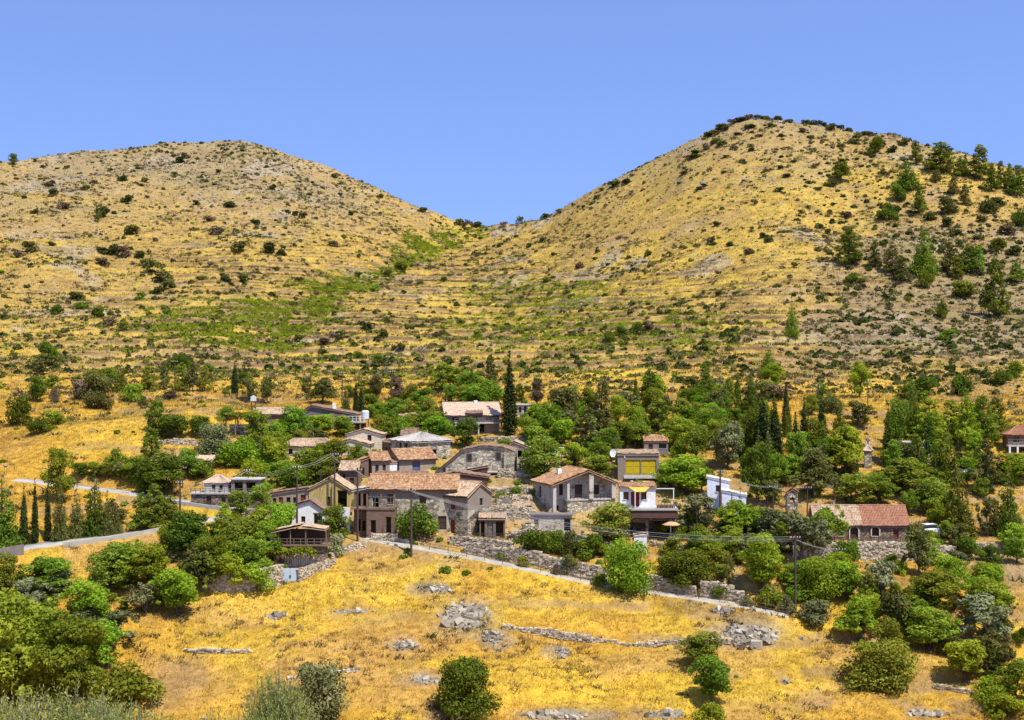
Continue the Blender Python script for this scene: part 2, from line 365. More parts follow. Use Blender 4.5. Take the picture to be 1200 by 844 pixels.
# roads are cut into the slope
ROADS = {
 'lower_road': dict(p=[(-60,658),(0,646),(50,638),(100,632),(150,627),(200,618),(240,607),(300,602),(335,604)], w=4.6),
 'upper_road': dict(p=[(20,562),(45,564),(80,570),(120,573),(160,578),(200,586),(240,592),(300,598)], w=3.4),
 'footpath': dict(p=[(428,631),(450,635),(500,643),(560,654),(620,667),(690,683),(760,693),(830,703),(880,711),(925,722)], w=1.9)}
def resample(P, s=.8):
    out = [P[0]]
    for a, b in zip(P[:-1], P[1:]):
        n = max(1, int((b-a).length/s))
        for i in range(1, n+1): out.append(a.lerp(b, i/n))
    return out
for nm, rd in ROADS.items():
    P = resample([ground(*p) for p in rd['p']])
    A = np.array([tuple(p) for p in P])
    for _ in range(30): A[1:-1] = (A[:-2]+A[1:-1]*2+A[2:])/4
    rd['A'] = A
for nm, rd in ROADS.items():
    A = rd['A']; hw = rd['w']/2
    lo, hi = A.min(0)-8, A.max(0)+8
    ii = np.nonzero((rows > lo[1]) & (rows < hi[1]))[0]
    for i in ii:
        jj = np.nonzero((X[i] > lo[0]) & (X[i] < hi[0]))[0]
        if not len(jj): continue
        dd = np.hypot(X[i, jj][:, None]-A[None, :, 0], Y[i, jj][:, None]-A[None, :, 1]); k = dd.argmin(1); m = dd.min(1)
        w = 1-sstep(hw+.35, hw+1.9, m)
        Z[i, jj] = Z[i, jj]*(1-w)+(A[k, 2]-.06)*w
PYc = PYof()

# ---- ground colour (what grows or lies there)
def ell(cx, cy, rx, ry, soft=.5, seed=0):
    q = ((PX-cx)/rx)**2+((PYc-cy)/ry)**2
    q = q+(fbm(X/4., Y/4., 3, 70+seed)-.5)*1.6
    return sstep(1+soft, 1-soft, q)
gold = np.array((.54, .315, .045)); straw = np.array((.46, .335, .08)); rocky = np.array((.31, .24, .125)); green = np.array((.31, .34, .03))
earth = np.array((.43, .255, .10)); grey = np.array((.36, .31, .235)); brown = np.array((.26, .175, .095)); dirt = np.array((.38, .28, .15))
def lay(C, c, m): return C*(1-m[..., None])+c*m[..., None]
n1 = fbm(X/26., Y/26., 5, 81); n2 = fbm(X/6., Y/6., 4, 82); n3 = fbm(X/70., Y/70., 4, 83); n4 = fbm(X/2.2, Y/2.2, 3, 84)
C = np.ones((NR, NC, 3))*gold
C = lay(C, straw, sstep(250, 330, Y)*.75)
C = lay(C, np.array((.60, .43, .05)), sstep(.50, .62, n1)*sstep(560, 380, Y)*.55)
C = lay(C, earth, sstep(.55, .68, n2*.5+n1*.5)*.6)
hi_l = sstep(300, 205, PYc+(n1-.5)*120)*sstep(560, 470, PX)
C = lay(C, rocky*.98, hi_l*.92)
right_r = sstep(900, 1010, PX+(n1-.5)*260)*sstep(235, 290, PYc+(n3-.5)*60)*sstep(440, 405, PYc+(n2-.5)*60)
C = lay(C, rocky*.88, right_r*.9)
hi_r = sstep(240, 150, PYc+(n1-.5)*110)*sstep(640, 720, PX)
C = lay(C, rocky*1.0, hi_r*.85)
C = lay(C, grey, sstep(.60, .68, fbm(X/18., Y/18., 4, 85))*sstep(280, 360, Y)*.7)
gm = np.maximum(ell(330, 378, 140, 26, .9)*.75, ell(440, 338, 90, 18, .9)*.8); gm = np.maximum(gm, ell(530, 292, 60, 22, .8)*.9); _gx = np.interp(PYc, [255, 270, 310, 350, 400], [590, 560, 470, 390, 330]); gm = np.maximum(gm, np.exp(-((PX-_gx)/13.)**2)*sstep(262, 275, PYc)*sstep(420, 395, PYc)*1.5); gm = gm*sstep(40, -10, PX-np.interp(PYc, [255, 270, 310, 350, 400], [590, 560, 470, 390, 330])); gm = np.maximum(gm, ell(640, 345, 90, 16, .9)*.28)
gm = np.maximum(gm, ell(700, 385, 160, 30, .9)*.16)
C = lay(C, green, gm*sstep(.36, .58, n2*.6+n4*.4)*(1-.75*riser)*.85)
C = lay(C, brown*1.1, sstep(.58, .68, fbm(X/9., Y/5., 4, 86))*sstep(260, 300, Y)*.6); C = lay(C, np.array((.40, .265, .09)), sstep(.5, .62, fbm(X/33.+4, Y/33., 4, 98))*sstep(270, 330, Y)*.6)
C = lay(C, brown*.72, riser*sstep(.15, .3, n2+.1)*.95)
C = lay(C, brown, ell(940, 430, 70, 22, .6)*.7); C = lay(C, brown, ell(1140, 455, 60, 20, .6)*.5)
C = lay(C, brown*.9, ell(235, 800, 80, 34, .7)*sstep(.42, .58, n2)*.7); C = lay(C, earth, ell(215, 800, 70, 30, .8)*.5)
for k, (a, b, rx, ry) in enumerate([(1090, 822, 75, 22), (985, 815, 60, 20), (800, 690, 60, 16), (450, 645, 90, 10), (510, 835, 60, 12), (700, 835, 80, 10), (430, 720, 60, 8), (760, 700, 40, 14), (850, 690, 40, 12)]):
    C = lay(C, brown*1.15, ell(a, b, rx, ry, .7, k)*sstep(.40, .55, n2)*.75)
for k, (a, b, rx, ry) in enumerate([(545, 722, 42, 24), (505, 690, 26, 10), (875, 742, 46, 18), (580, 748, 22, 14), (470, 755, 20, 10), (660, 838, 60, 9), (1180, 660, 60, 30), (850, 670, 22, 25), (650, 765, 15, 10), (490, 795, 25, 10)]):
    C = lay(C, grey*.8, ell(a, b, rx, ry, .9, 20+k)*.65)
# paler trodden soil among the houses
C = lay(C, dirt, ell(560, 590, 260, 62, .6, 50)*.75); C = lay(C, dirt, ell(1000, 600, 230, 60, .6, 51)*.30)
C = lay(C, np.array((.62, .42, .05)), ell(150, 510, 90, 32, .7, 52)*.7); C = lay(C, np.array((.62, .40, .06)), ell(1000, 462, 100, 14, .7, 53)*.7)
C = lay(C, np.array((.62, .43, .045)), np.maximum(ell(560, 690, 380, 40, .7, 54), ell(700, 800, 330, 30, .7, 55))*sstep(.40, .52, n2)*.6)
C = lay(C, brown*1.15, riser2*sstep(.35, .5, n2+.05)*.7); C = lay(C, earth*.95, sstep(.54, .68, fbm(X/11., Y/7., 4, 95))*sstep(250, 200, Y)*.5); C *= (.86+.28*n4)[..., None]
GRASSY = np.clip(1-np.abs(C[..., 0]-.55)*5-np.abs(C[..., 2]-.055)*14, 0, 1)

t = NT('hillside_ground'); at = t.attr('base'); g = t.n('ShaderNodeTexCoord').outputs['Object']
na = t.noise(g, .9, 6, .7); nb = t.noise(g, 3.5, 4, .7); 
cc = t.mix(1., at.outputs['Color'], t.ramp(na, [(.28, (.55, .50, .44)), (.5, (.98, .97, .95)), (.72, (1.22, 1.2, 1.15))]), 'MULTIPLY')
nc_ = t.noise(g, .16, 5, .7); cc = t.mix(.8, cc, t.ramp(nc_, [(.3, (.70, .64, .56)), (.5, (1, 1, 1)), (.7, (1.12, 1.12, 1.1))]), 'MULTIPLY')
cc = t.mix(.8, cc, t.ramp(nb, [(.3, (.62, .58, .52)), (.55, (1, 1, 1)), (.75, (1.15, 1.13, 1.1))]), 'MULTIPLY')
t.col(cc); t.rough(.95); t.b.inputs['Specular IOR Level'].default_value = .05; t.bump(t.math('ADD', na, t.math('MULTIPLY', nb, .5)), .9, .35)
idx = np.arange(NR*NC).reshape(NR, NC)
Fq = np.stack([idx[:-1, :-1], idx[:-1, 1:], idx[1:, 1:], idx[1:, :-1]], -1).reshape(-1, 4)
RGBA = np.concatenate([C, np.ones((NR, NC, 1))], -1)
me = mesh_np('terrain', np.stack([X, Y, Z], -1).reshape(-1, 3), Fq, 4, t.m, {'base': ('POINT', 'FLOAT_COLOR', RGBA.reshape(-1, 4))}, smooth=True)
terrain = tag(link('terrain', me), kind='structure')
far = MB(); far.add([(-9000, -9000, -95), (9000, -9000, -95), (9000, 9000, -95), (-9000, 9000, -95)], [(0, 1, 2, 3)])
tag(far.build('ground', m_plain('distant_ground', (.40, .29, .11), .3, .02)), kind='structure')

# road ribbons
for nm, rd in ROADS.items():
    A = rd['A']; hw = rd['w']/2; T = np.gradient(A, axis=0); T[:, 2] = 0; T /= np.linalg.norm(T, axis=1)[:, None]+1e-9
    N = np.stack([-T[:, 1], T[:, 0], 0*T[:, 0]], 1)
    ew = (fbm(np.arange(len(A))/3.+hw*7, np.zeros(len(A)), 3, 63)-.5)*.7
    prof = [(-hw-.05, -.8), (-hw, .03), (0, .06), (hw, .03), (hw+.05, -.8)]
    if nm == 'footpath': prof = [(-hw-.22, -1.2), (-hw-.2, .16), (-hw, .16), (-hw+.02, .03), (0, .05), (hw, .03), (hw+.05, -.8)]
    V = np.stack([A+N*(a+(ew if a > 0 or nm != 'footpath' else 0*ew)*np.sign(a))[:, None]+np.array([0, 0, b]) for a, b in prof], 1); k = len(prof); n = len(A)
    ix = np.arange(n*k).reshape(n, k); Fr = np.stack([ix[:-1, :-1], ix[:-1, 1:], ix[1:, 1:], ix[1:, :-1]], -1).reshape(-1, 4)[:, ::-1]
    me = mesh_np(nm, V.reshape(-1, 3), Fr, 4, M['path'] if nm == 'footpath' else M['road'])
    tag(link(nm.split('_')[-1], me), kind='structure')
# ------------------------------------------------------------------ vegetation prototypes (native size in metres)
def leaves(name, lobes, n, size, seed, elong=1.25, up=.25, fmin=.35, power=.45, mat=None, flat=1.):
    r = np.random.default_rng(seed); L = np.array([(*c, *rr) for c, rr in lobes], float)
    w = (L[:, 3]*L[:, 4]+L[:, 3]*L[:, 5]); w /= w.sum(); k = r.choice(len(L), n, p=w)
    d = r.normal(size=(n, 3)); d /= np.linalg.norm(d, axis=1)[:, None]
    f = fmin+(1.06-fmin)*r.random(n)**power
    P = L[k, :3]+d*L[k, 3:6]*f[:, None]
    nr = d*.8+r.normal(size=(n, 3))*.55+np.array([0, 0, up]); nr /= np.linalg.norm(nr, axis=1)[:, None]
    h = r.normal(size=(n, 3)); a = np.cross(nr, h); a /= np.linalg.norm(a, axis=1)[:, None]+1e-9; b = np.cross(nr, a)
    s = size*(.55+.9*r.random(n))[:, None]*.5
    a = a*s*elong; b = b*s/elong
    # a bent leaf spray: four corners, pulled to a point at one end
    V = np.stack([P-a*.9-b*.5, P-a*.2+b*-1., P+a*1.1, P-a*.2+b], 1)
    rnd = np.clip(.35*r.random(n)+.65*r.random(len(L))[k], 0, 1)
    return mesh_np(name, V.reshape(-1, 3), np.arange(n*4).reshape(n, 4), 4, mat, {'rnd': ('FACE', 'FLOAT', rnd)})
def trunk(name, paths, mat):
    b = MB()
    for pts, rad in paths: b.tube(pts, rad, 6)
    me = bpy.data.meshes.new(name); me.from_pydata(b.v, [], b.f); me.materials.append(mat)
    me.polygons.foreach_set('use_smooth', np.ones(len(me.polygons), bool)); return me
def wob(p, q, n, a, rr):
    p = Vector(p); q = Vector(q)
    return [p.lerp(q, i/n)+(Vector((rr.uniform(-a, a), rr.uniform(-a, a), 0)) if 0 < i < n else Vector()) for i in range(n+1)]
PROTO = {}
def reg(kind, crown, trunk_me, W, H):
    if kind != 'nearolive':
        q = np.empty(len(crown.vertices)*3, np.float32); crown.vertices.foreach_get('co', q); q = q.reshape(-1, 3)
        W = 1.07*float(np.mean(np.percentile(q[:, :2], 99, 0)-np.percentile(q[:, :2], 1, 0))); H = float(np.percentile(q[:, 2], 99.5))
    PROTO.setdefault(kind, []).append((crown, trunk_me, W, H))
def make_broad(seed, n=5000, leaf=.21, H=6.4, Rr=2.3, low=.12, nl=26, kind='broad', elong=1.2, lob=.37, bark=None, gap=1.):
    rr = random.Random(seed); lobes = []; paths = []; zc = H*(low+1)/2; rz = H*(1-low)/2
    for i in range(nl):
        t = i/nl; ph = i*2.4+rr.uniform(-.4, .4); u = rr.uniform(-.9, 1)
        rad = math.sqrt(max(.12, 1-.8*u*u))*rr.uniform(.2, .80)*gap
        c = (Rr*rad*math.cos(ph), Rr*rad*math.sin(ph), zc+rz*u*.78)
        s = Rr*lob*rr.uniform(.65, 1.2); lobes.append((c, (s, s, s*.8)))
    for i in range(9):
        ph = rr.uniform(0, 6.28); u = rr.uniform(-.7, .95); q = math.sqrt(1-.8*u*u)*rr.uniform(.85, 1.08); s = Rr*lob*rr.uniform(.3, .55); lobes.append(((Rr*q*math.cos(ph), Rr*q*math.sin(ph), zc+rz*u*rr.uniform(.8, 1.0)), (s, s, s*.8)))
    tr0 = wob((0, 0, -.6), (0, 0, H*low+.5), 3, .12, rr); paths.append((tr0, [.2, .17, .15, .13]))
    for c, s in lobes[:9]: paths.append((wob((0, 0, H*low*.8+rr.random()*.6), c, 3, .15, rr), [.1, .07, .05, .02]))
    reg(kind, leaves('crown', lobes, n, leaf, seed, elong), trunk('trunk', paths, bark or M['bark']), 2*Rr*1.06, H)
for s in range(6): make_broad(100+s, low=.04+.06*(s % 3), H=6.4-.35*(s % 3))
for s in range(3): make_broad(150+s, n=12000, leaf=.25, H=8.5, Rr=4, low=.0, nl=48, kind='bigbroad', lob=.27)
for s in range(4): make_broad(200+s, n=2600, leaf=.25, H=5, Rr=2.3, low=.08, nl=26, kind='olive', elong=1.6, lob=.27, bark=M['bark_grey'], gap=1.12)
def make_bush(seed, n=2600, leaf=.165, H=2.6, Rr=1.6, nl=12, kind='bush', lob=.45):
    rr = random.Random(seed); lobes = []
    for i in range(nl):
        ph = i*2.4; u = rr.random(); rad = rr.uniform(.2, .75)*math.sqrt(1-u*u*.8)
        s = Rr*lob*rr.uniform(.7, 1.15); lobes.append(((Rr*rad*math.cos(ph), Rr*rad*math.sin(ph), max(s*.55, H*(.12+.66*u))), (s, s, s*.85)))
    paths = [(wob((0, 0, -.3), c, 3, .08, rr), [.06, .05, .04, .02]) for c, s in lobes[:6]]
    reg(kind, leaves('foliage', lobes, n, leaf, seed, 1.2), trunk('stems', paths, M['bark']), 2*Rr*1.05, H)
for s in range(5): make_bush(300+s)
for s in range(2): make_bush(340+s, n=11000, leaf=.19, H=5.2, Rr=3.0, nl=60, kind='bigbush', lob=.34)
for s in range(4): make_bush(320+s, n=520, leaf=.32, H=2.0, Rr=1.4, nl=9, kind='shrub')
for s in range(2): make_bush(330+s, n=350, leaf=.22, H=1.7, Rr=1.3, nl=12, kind='twiggy', lob=.36)
def make_pine(seed, H=9, Rr=2.6, n=3000, kind='pine', low=.25):
    rr = random.Random(seed); lobes = []; paths = [(wob((0, 0, -.6), (rr.uniform(-.4, .4), rr.uniform(-.4, .4), H*.94), 5, .15, rr), [.2, .18, .15, .12, .08, .03])]
    for i in range(34):
        t = (i+rr.random())/34; z = H*(low+(.97-low)*t); ph = i*2.4+rr.uniform(-.5, .5)
        rad = Rr*(.85*(1-t)**.55+.10)*rr.uniform(.45, .95); s = rr.uniform(.6, 1.1)*(1.15-.55*t)
        c = (rad*math.cos(ph), rad*math.sin(ph), z); lobes.append((c, (s, s, s*.62)))
        paths.append((wob((0, 0, z-.35), c, 2, .08, rr), [.06, .05, .02]))
    reg(kind, leaves('crown', lobes, n, .30, seed, 1.7, .45), trunk('trunk', paths, M['bark']), 2*Rr, H)
for s in range(5): make_pine(400+s, low=.06+.05*(s % 3))
for s in range(2): make_pine(420+s, H=7, Rr=2.6, low=.30, kind='umbrella', n=3200)
def make_conifer(seed, H=9, Rr=2.3, n=4200, kind='conifer'):
    rr = random.Random(seed); lobes = []; paths = [([(0, 0, -.6), (0, 0, H*.5), (0, 0, H*.97)], [.19, .12, .03])]
    nt_ = 11
    for i in range(nt_):
        t = i/(nt_-1); z = H*(.08+.89*t); rad = Rr*(1-t)**.85*rr.uniform(.82, 1.08)+.12; m = max(1, int(7*(1-t)+1))
        for k in range(m):
            ph = 6.28*k/m+i*1.1+rr.uniform(-.3, .3)
            for q in ((.55, .5), (.95, .34)):
                e = rad*q[0]; s = max(.30, rad*q[1])*rr.uniform(.85, 1.2)
                lobes.append(((e*math.cos(ph), e*math.sin(ph), z-.28*e+rr.uniform(-.12, .12)), (s, s, s*.50+.12)))
            paths.append(([(0, 0, z), (rad*.8*math.cos(ph), rad*.8*math.sin(ph), z-.2)], [.05, .02]))
    reg(kind, leaves('crown', lobes, n, .26, seed, 1.5, .3), trunk('trunk', paths, M['bark']), 2*Rr*1.05, H)
for s in range(4): make_conifer(500+s)
def make_cypress(seed, H=12, Rr=1.05, n=3600):
    rr = random.Random(seed); lobes = []
    for i in range(60):
        t = (i+.5)/60; z = H*(.04+.93*t); prof = math.sin(math.pi*min(1, (t*.86+.14))**.62)**.8 if t < .98 else .1
        rad = Rr*prof*(1-.25*t); ph = i*2.4; s = max(.14, rad*.62)*rr.uniform(.85, 1.12)
        lobes.append(((rad*.42*math.cos(ph), rad*.42*math.sin(ph), z), (s, s, s*1.9)))
    reg('cypress', leaves('crown', lobes, n, .26, seed, 1.9, .6, fmin=.6), trunk('trunk', [([(0, 0, -.5), (0, 0, 1.2), (0, 0, H*.8)], [.16, .13, .04])], M['bark_grey']), 2*Rr*.97, H)
for s in range(3): make_cypress(600+s)
def make_dead(seed, H=5.5):
    rr = random.Random(seed); paths = []
    def grow(p, d, l, r, k):
        q = p+d*l; paths.append((wob(p, q, 2, .06*l, rr), [r, r*.8, r*.6]))
        if k:
            for _ in range(3):
                e = (d+Vector((rr.uniform(-.8, .8), rr.uniform(-.8, .8), rr.uniform(-.1, .5)))).normalized(); grow(q, e, l*rr.uniform(.55, .8), r*.6, k-1)
    grow(Vector((0, 0, -.4)), Vector((.05, 0, 1)), 2.0, .15, 4)
    reg('dead', leaves('twigs', [((0, 0, H*.72), (1.9, 1.9, 1.6))], 260, .16, seed, 3., mat=None), trunk('trunk', paths, M['bark_grey']), 4.2, H)
make_dead(700)
# slender-leaved olive standing close to the camera
def make_near_olive(seed, H=4.0, Rr=1.3, n=1900):
    rr = random.Random(seed); paths = [(wob((0, 0, -.3), (0, 0, 1.4), 2, .1, rr), [.12, .1, .09])]; V = []; rn = []; hubs = []
    for i in range(26):
        ph = i*2.4; e = math.sqrt((i+.5)/26)*Rr*.85; c = Vector((e*math.cos(ph), e*math.sin(ph), H*(.86-.22*(e/Rr)**2)+rr.uniform(-.25, .05))); hubs.append((c, rr.uniform(.28, .45))); paths.append((wob((0, 0, 1.2), c, 3, .1, rr), [.05, .04, .025, .01]))
    for i in range(n):
        c, q = rr.choice(hubs); d0 = Vector((rr.gauss(0, 1), rr.gauss(0, 1), rr.gauss(.2, .8))).normalized(); p = c+d0*q*rr.random()**.5
        ax = (d0*.6+Vector((rr.gauss(0, .5), rr.gauss(0, .5), rr.uniform(.1, 1.)))).normalized(); L = rr.uniform(.14, .42); side = ax.cross(Vector((rr.gauss(0, 1), rr.gauss(0, 1), rr.gauss(0, 1)))).normalized(); tone = rr.random()
        if i % 3 == 0: paths.append(([c, p, p+ax*L], [.008, .006, .003]))
        for k in range(13):
            b_ = p+ax*L*(k/12); sg = 1 if k % 2 else -1; d = (ax*rr.uniform(.5, 1.)+side*sg*rr.uniform(.5, 1.)+Vector((rr.gauss(0, .2), rr.gauss(0, .2), rr.gauss(0, .2)))).normalized(); l = rr.uniform(.045, .08)
            w = d.cross(Vector((rr.gauss(0, 1), rr.gauss(0, 1), rr.gauss(0, 1)))).normalized()*l*.16; V += [b_, b_+d*l*.45-w, b_+d*l, b_+d*l*.45+w]; rn.append(.4*tone+.6*rr.random())
    m = len(rn); me = mesh_np('crown', np.array([tuple(v) for v in V]), np.arange(m*4).reshape(m, 4), 4, None, {'rnd': ('FACE', 'FLOAT', rn)})
    reg('nearolive', me, trunk('trunk', paths, M['bark_grey']), 2*Rr, H)
for s in range(2): make_near_olive(800+s)

NAMES = dict(broad='broadleaf_tree', bigbroad='broadleaf_tree', olive='olive_tree', pine='pine_tree', umbrella='pine_tree', conifer='conifer_tree', cypress='cypress_tree',
             dead='bare_tree', bush='leafy_bush', bigbush='leafy_bush', shrub='hill_shrub', twiggy='dry_shrub', nearolive='olive_tree')
USED = {}
def plant(kind, mat, loc, w, h, label, cat=None, group=None, single=False, lean=0, var=None):
    """a copy of one prototype, w metres wide and h metres high"""
    pr = PROTO[kind]; i = USED[kind] = USED.get(kind, -1)+1
    crown, tr, W0, H0 = pr[(i*7+i//3) % len(pr)] if var is None else pr[var]
    rz = random.uniform(0, 6.28); sc = (w/W0, w/W0*random.uniform(.9, 1.1), h/H0)
    cat = cat or ('tree' if NAMES[kind].endswith('tree') else ('shrub' if 'shrub' in NAMES[kind] else 'bush'))
    def set_mat(o):
        if not o.data.materials: o.data.materials.append(M[mat])
        o.material_slots[0].link = 'OBJECT'; o.material_slots[0].material = M[mat]
    if single:
        o = link(NAMES[kind], crown); set_mat(o)
        o.location = loc; o.rotation_euler = (0, 0, rz); o.scale = sc; return tag(o, label, cat, group)
    root = empty(NAMES[kind], loc, rz); root.scale = sc; root.rotation_euler = (lean, 0, rz)
    c = link(crown.name.split('.')[0], crown, root); set_mat(c)
    link(tr.name.split('.')[0], tr, root)
    return tag(root, label, cat, group)
# ------------------------------------------------------------------ buildings
class House:
    """dimensions below are given in reference pixels at the house's own distance; k turns them into metres"""
    def __init__(s, name, label, px, py, yaw, cat='house', d=None, dz=0, group=None, loc=None):
        p = ground(px, py) if d is None else Vector(((px-CX)/F*d, d, -(py-CY)/F*d))
        if loc is not None: p = Vector(loc)
        s.k = p.y/F; s.root = tag(empty(name, p+Vector((0, 0, dz)), R(yaw)), label, cat, group); s.p = p
    def part(s, name, mb, mat, parent=None, label=None):
        o = mb.build(name, mat if not isinstance(mat, str) else M[mat], parent or s.root)
        if label: o['label'] = label
        return o
    def box(s, name, mat, x0, x1, y0, y1, z0, z1, label=None, parent=None):
        k = s.k; b = MB(); b.box(x0*k, x1*k, y0*k, y1*k, z0*k, z1*k); return s.part(name, b, mat, parent, label)
    def block(s, x0, x1, y0, y1, h, wall, roof='gx', rise=12, ov=4, roofmat='tile', ops=(), z0=0, deep=28, f=.5, wallname='wall', pitch=.2, upper=None, walllabel=None, rooflabel=None, noroof=False):
        k = s.k; x0, x1, y0, y1, h, rise, ov, z0, deep = [v*k for v in (x0, x1, y0, y1, h, rise, ov, z0, deep)]
        zt = z0+h; zb = z0-deep; T = .22
        def P(fc, u, z, dp=0.):
            if fc == 'f': return (x0+u, y0+dp, z)
            if fc == 'r': return (x1-dp, y0+u, z)
            if fc == 'l': return (x0+dp, y1-u, z)
            return (x1-u, y1-dp, z)
        wid = dict(f=x1-x0, b=x1-x0, l=y1-y0, r=y1-y0)
        xr = x0+(x1-x0)*f; yr = y0+(y1-y0)*f
        def ztop(x, y):
            if roof == 'gx': return zt+rise*(1-abs(y-yr)/((y1-yr) if y > yr else (yr-y0)))
            if roof == 'gy': return zt+rise*(1-abs(x-xr)/((x1-xr) if x > xr else (xr-x0)))
            if roof == 'sf': return zt+rise*(y-y0)/(y1-y0)
            if roof == 'sl': return zt+rise*(x-x0)/(x1-x0)
            if roof == 'sr': return zt+rise*(x1-x)/(x1-x0)
            return zt
        walls = MB(); up_b = MB()
        for fc in 'flrb':
            w = wid[fc]; O = [(o[1]*k, o[2]*k, z0+o[3]*k, z0+o[4]*k, o[5], o[6] if len(o) > 6 else 'darkwood') for o in ops if o[0] == fc]
            us = sorted({0., w, *[o[0] for o in O], *[o[1] for o in O]}); zs = sorted({zb, zt, *([z0+upper[1]*k] if upper else []), *[o[2] for o in O], *[o[3] for o in O]})
            zs = [z for z in zs if z <= zt+1e-6]
            for a, b in zip(us[:-1], us[1:]):
                for c, d in zip(zs[:-1], zs[1:]):
                    um, zm = (a+b)/2, (c+d)/2
                    if any(o[0] < um < o[1] and o[2] < zm < o[3] for o in O): continue
                    tgt = up_b if (upper and zm > z0+upper[1]*k) else walls
                    tgt.quad(P(fc, a, c), P(fc, b, c), P(fc, b, d), P(fc, a, d), .5)
            # the part of the wall above the eaves
            bp = [0., w]
            if roof == 'gx' and fc in 'lr': bp.insert(1, (yr-y0) if fc == 'r' else (y1-yr))
            if roof == 'gy' and fc in 'fb': bp.insert(1, (xr-x0) if fc == 'f' else (x1-xr))
            tops = [P(fc, u, ztop(*P(fc, u, 0)[:2])) for u in bp]
            if max(t_[2] for t_ in tops) > zt+1e-4:
                pts = [P(fc, 0, zt), P(fc, w, zt)]+[t_ for t_ in reversed(tops) if t_[2] > zt+1e-4]
                (up_b if upper else walls).add(pts, [tuple(range(len(pts)))], .5)
            for a, b, c, d, kind, mt in O:    # reveals, frames, panes
                for q in ((P(fc,a,c),P(fc,a,d),P(fc,a,d,T),P(fc,a,c,T)), (P(fc,b,d),P(fc,b,c),P(fc,b,c,T),P(fc,b,d,T)),
                          (P(fc,a,d),P(fc,b,d),P(fc,b,d,T),P(fc,a,d,T)), (P(fc,b,c),P(fc,a,c),P(fc,a,c,T),P(fc,b,c,T))): walls.quad(*q, .5)
                def bx(mb, a, b, c, d, e, g):
                    p, q = P(fc, a, c, e), P(fc, b, d, g); mb.box(min(p[0],q[0]), max(p[0],q[0]), min(p[1],q[1]), max(p[1],q[1]), c, d)
                fw = .07
                if kind == 'w':
                    fr = MB(); bx(fr, a, b, d-fw, d, T-.08, T-.01); bx(fr, a, b, c, c+fw, T-.08, T-.01); bx(fr, a, a+fw, c+fw, d-fw, T-.08, T-.01); bx(fr, b-fw, b, c+fw, d-fw, T-.08, T-.01)
                    m_ = (a+b)/2; bx(fr, m_-.03, m_+.03, c+fw, d-fw, T-.08, T-.01)
                    fo = s.part('window', fr, mt); pn = MB(); bx(pn, a, b, c, d, T-.005, T+.02); s.part('pane', pn, 'glass', fo)
                    sl = MB(); bx(sl, a-.08, b+.08, c-.08, c-.004, -.07, T-.09); s.part('sill', sl, 'concrete', fo)
                elif kind in 'ds':
                    dr = MB(); bx(dr, a+.01, b-.01, c, d-.01, T-.06, T); n_ = 2 if kind == 's' else 1
                    for i in range(n_):
                        u0 = a+(b-a)*i/n_; u1 = a+(b-a)*(i+1)/n_
                        for zz in ((.08, .46), (.54, .92)): bx(dr, u0+.1, u1-.1, c+(d-c)*zz[0], c+(d-c)*zz[1], T-.09, T-.061)
                    do = s.part('door' if kind == 'd' else 'shutter', dr, mt)
                    if kind == 'd':
                        hd = MB(); bx(hd, b-.2, b-.14, (c+d)/2-.08, (c+d)/2+.05, T-.16, T-.093); s.part('handle', hd, 'iron', do)
                elif kind == 'o':
                    lt = MB(); bx(lt, a-.1, b+.1, d+.003, d+.14, -.03, .12); s.part('lintel', lt, 'wood')
        s.part(wallname, walls, wall, label=walllabel)
        if upper: s.part('upper_wall', up_b, upper[0])
        if noroof: return
        rf = MB(); e = ov*.6
        if roof == 'gx':
            sl = rise/(yr-y0); sb = rise/(y1-yr)
            rf.tiles((x0-e, y0-ov, zt-sl*ov+.05), (x1+e, y0-ov, zt-sl*ov+.05), (x1+e, yr, zt+rise+.05), (x0-e, yr, zt+rise+.05), pitch)
            rf.tiles((x1+e, y1+ov, zt-sb*ov+.05), (x0-e, y1+ov, zt-sb*ov+.05), (x0-e, yr, zt+rise+.05), (x1+e, yr, zt+rise+.05), pitch)
            rd = [(x0-e, yr, zt+rise+.09), (x1+e, yr, zt+rise+.09)]
        elif roof == 'gy':
            sl = rise/(xr-x0); sb = rise/(x1-xr)
            rf.tiles((x0-ov, y1+e, zt-sl*ov+.05), (x0-ov, y0-e, zt-sl*ov+.05), (xr, y0-e, zt+rise+.05), (xr, y1+e, zt+rise+.05), pitch)
            rf.tiles((x1+ov, y0-e, zt-sb*ov+.05), (x1+ov, y1+e, zt-sb*ov+.05), (xr, y1+e, zt+rise+.05), (xr, y0-e, zt+rise+.05), pitch)
            rd = [(xr, y0-e, zt+rise+.09), (xr, y1+e, zt+rise+.09)]
        elif roof == 'sf':
            q = rise/(y1-y0); rf.tiles((x0-e, y0-ov, zt-q*ov+.05), (x1+e, y0-ov, zt-q*ov+.05), (x1+e, y1+e, zt+rise+q*e+.05), (x0-e, y1+e, zt+rise+q*e+.05), pitch); rd = None
        elif roof == 'sl':
            q = rise/(x1-x0); rf.tiles((x0-ov, y1+e, zt-q*ov+.05), (x0-ov, y0-e, zt-q*ov+.05), (x1+ov, y0-e, zt+rise+q*ov+.05), (x1+ov, y1+e, zt+rise+q*ov+.05), pitch); rd = None
        elif roof == 'sr':
            q = rise/(x1-x0); rf.tiles((x1+ov, y0-e, zt-q*ov+.05), (x1+ov, y1+e, zt-q*ov+.05), (x0-ov, y1+e, zt+rise+q*ov+.05), (x0-ov, y0-e, zt+rise+q*ov+.05), pitch); rd = None
        elif roof == 'hip':
            m = min(x1-x0, y1-y0)/2; sl = rise/m; zz = zt-sl*ov+.05; zr = zt+rise+.05
            if x1-x0 >= y1-y0: a, b = (x0+m, yr), (x1-m, yr)
            else: a, b = (xr, y0+m), (xr, y1-m)
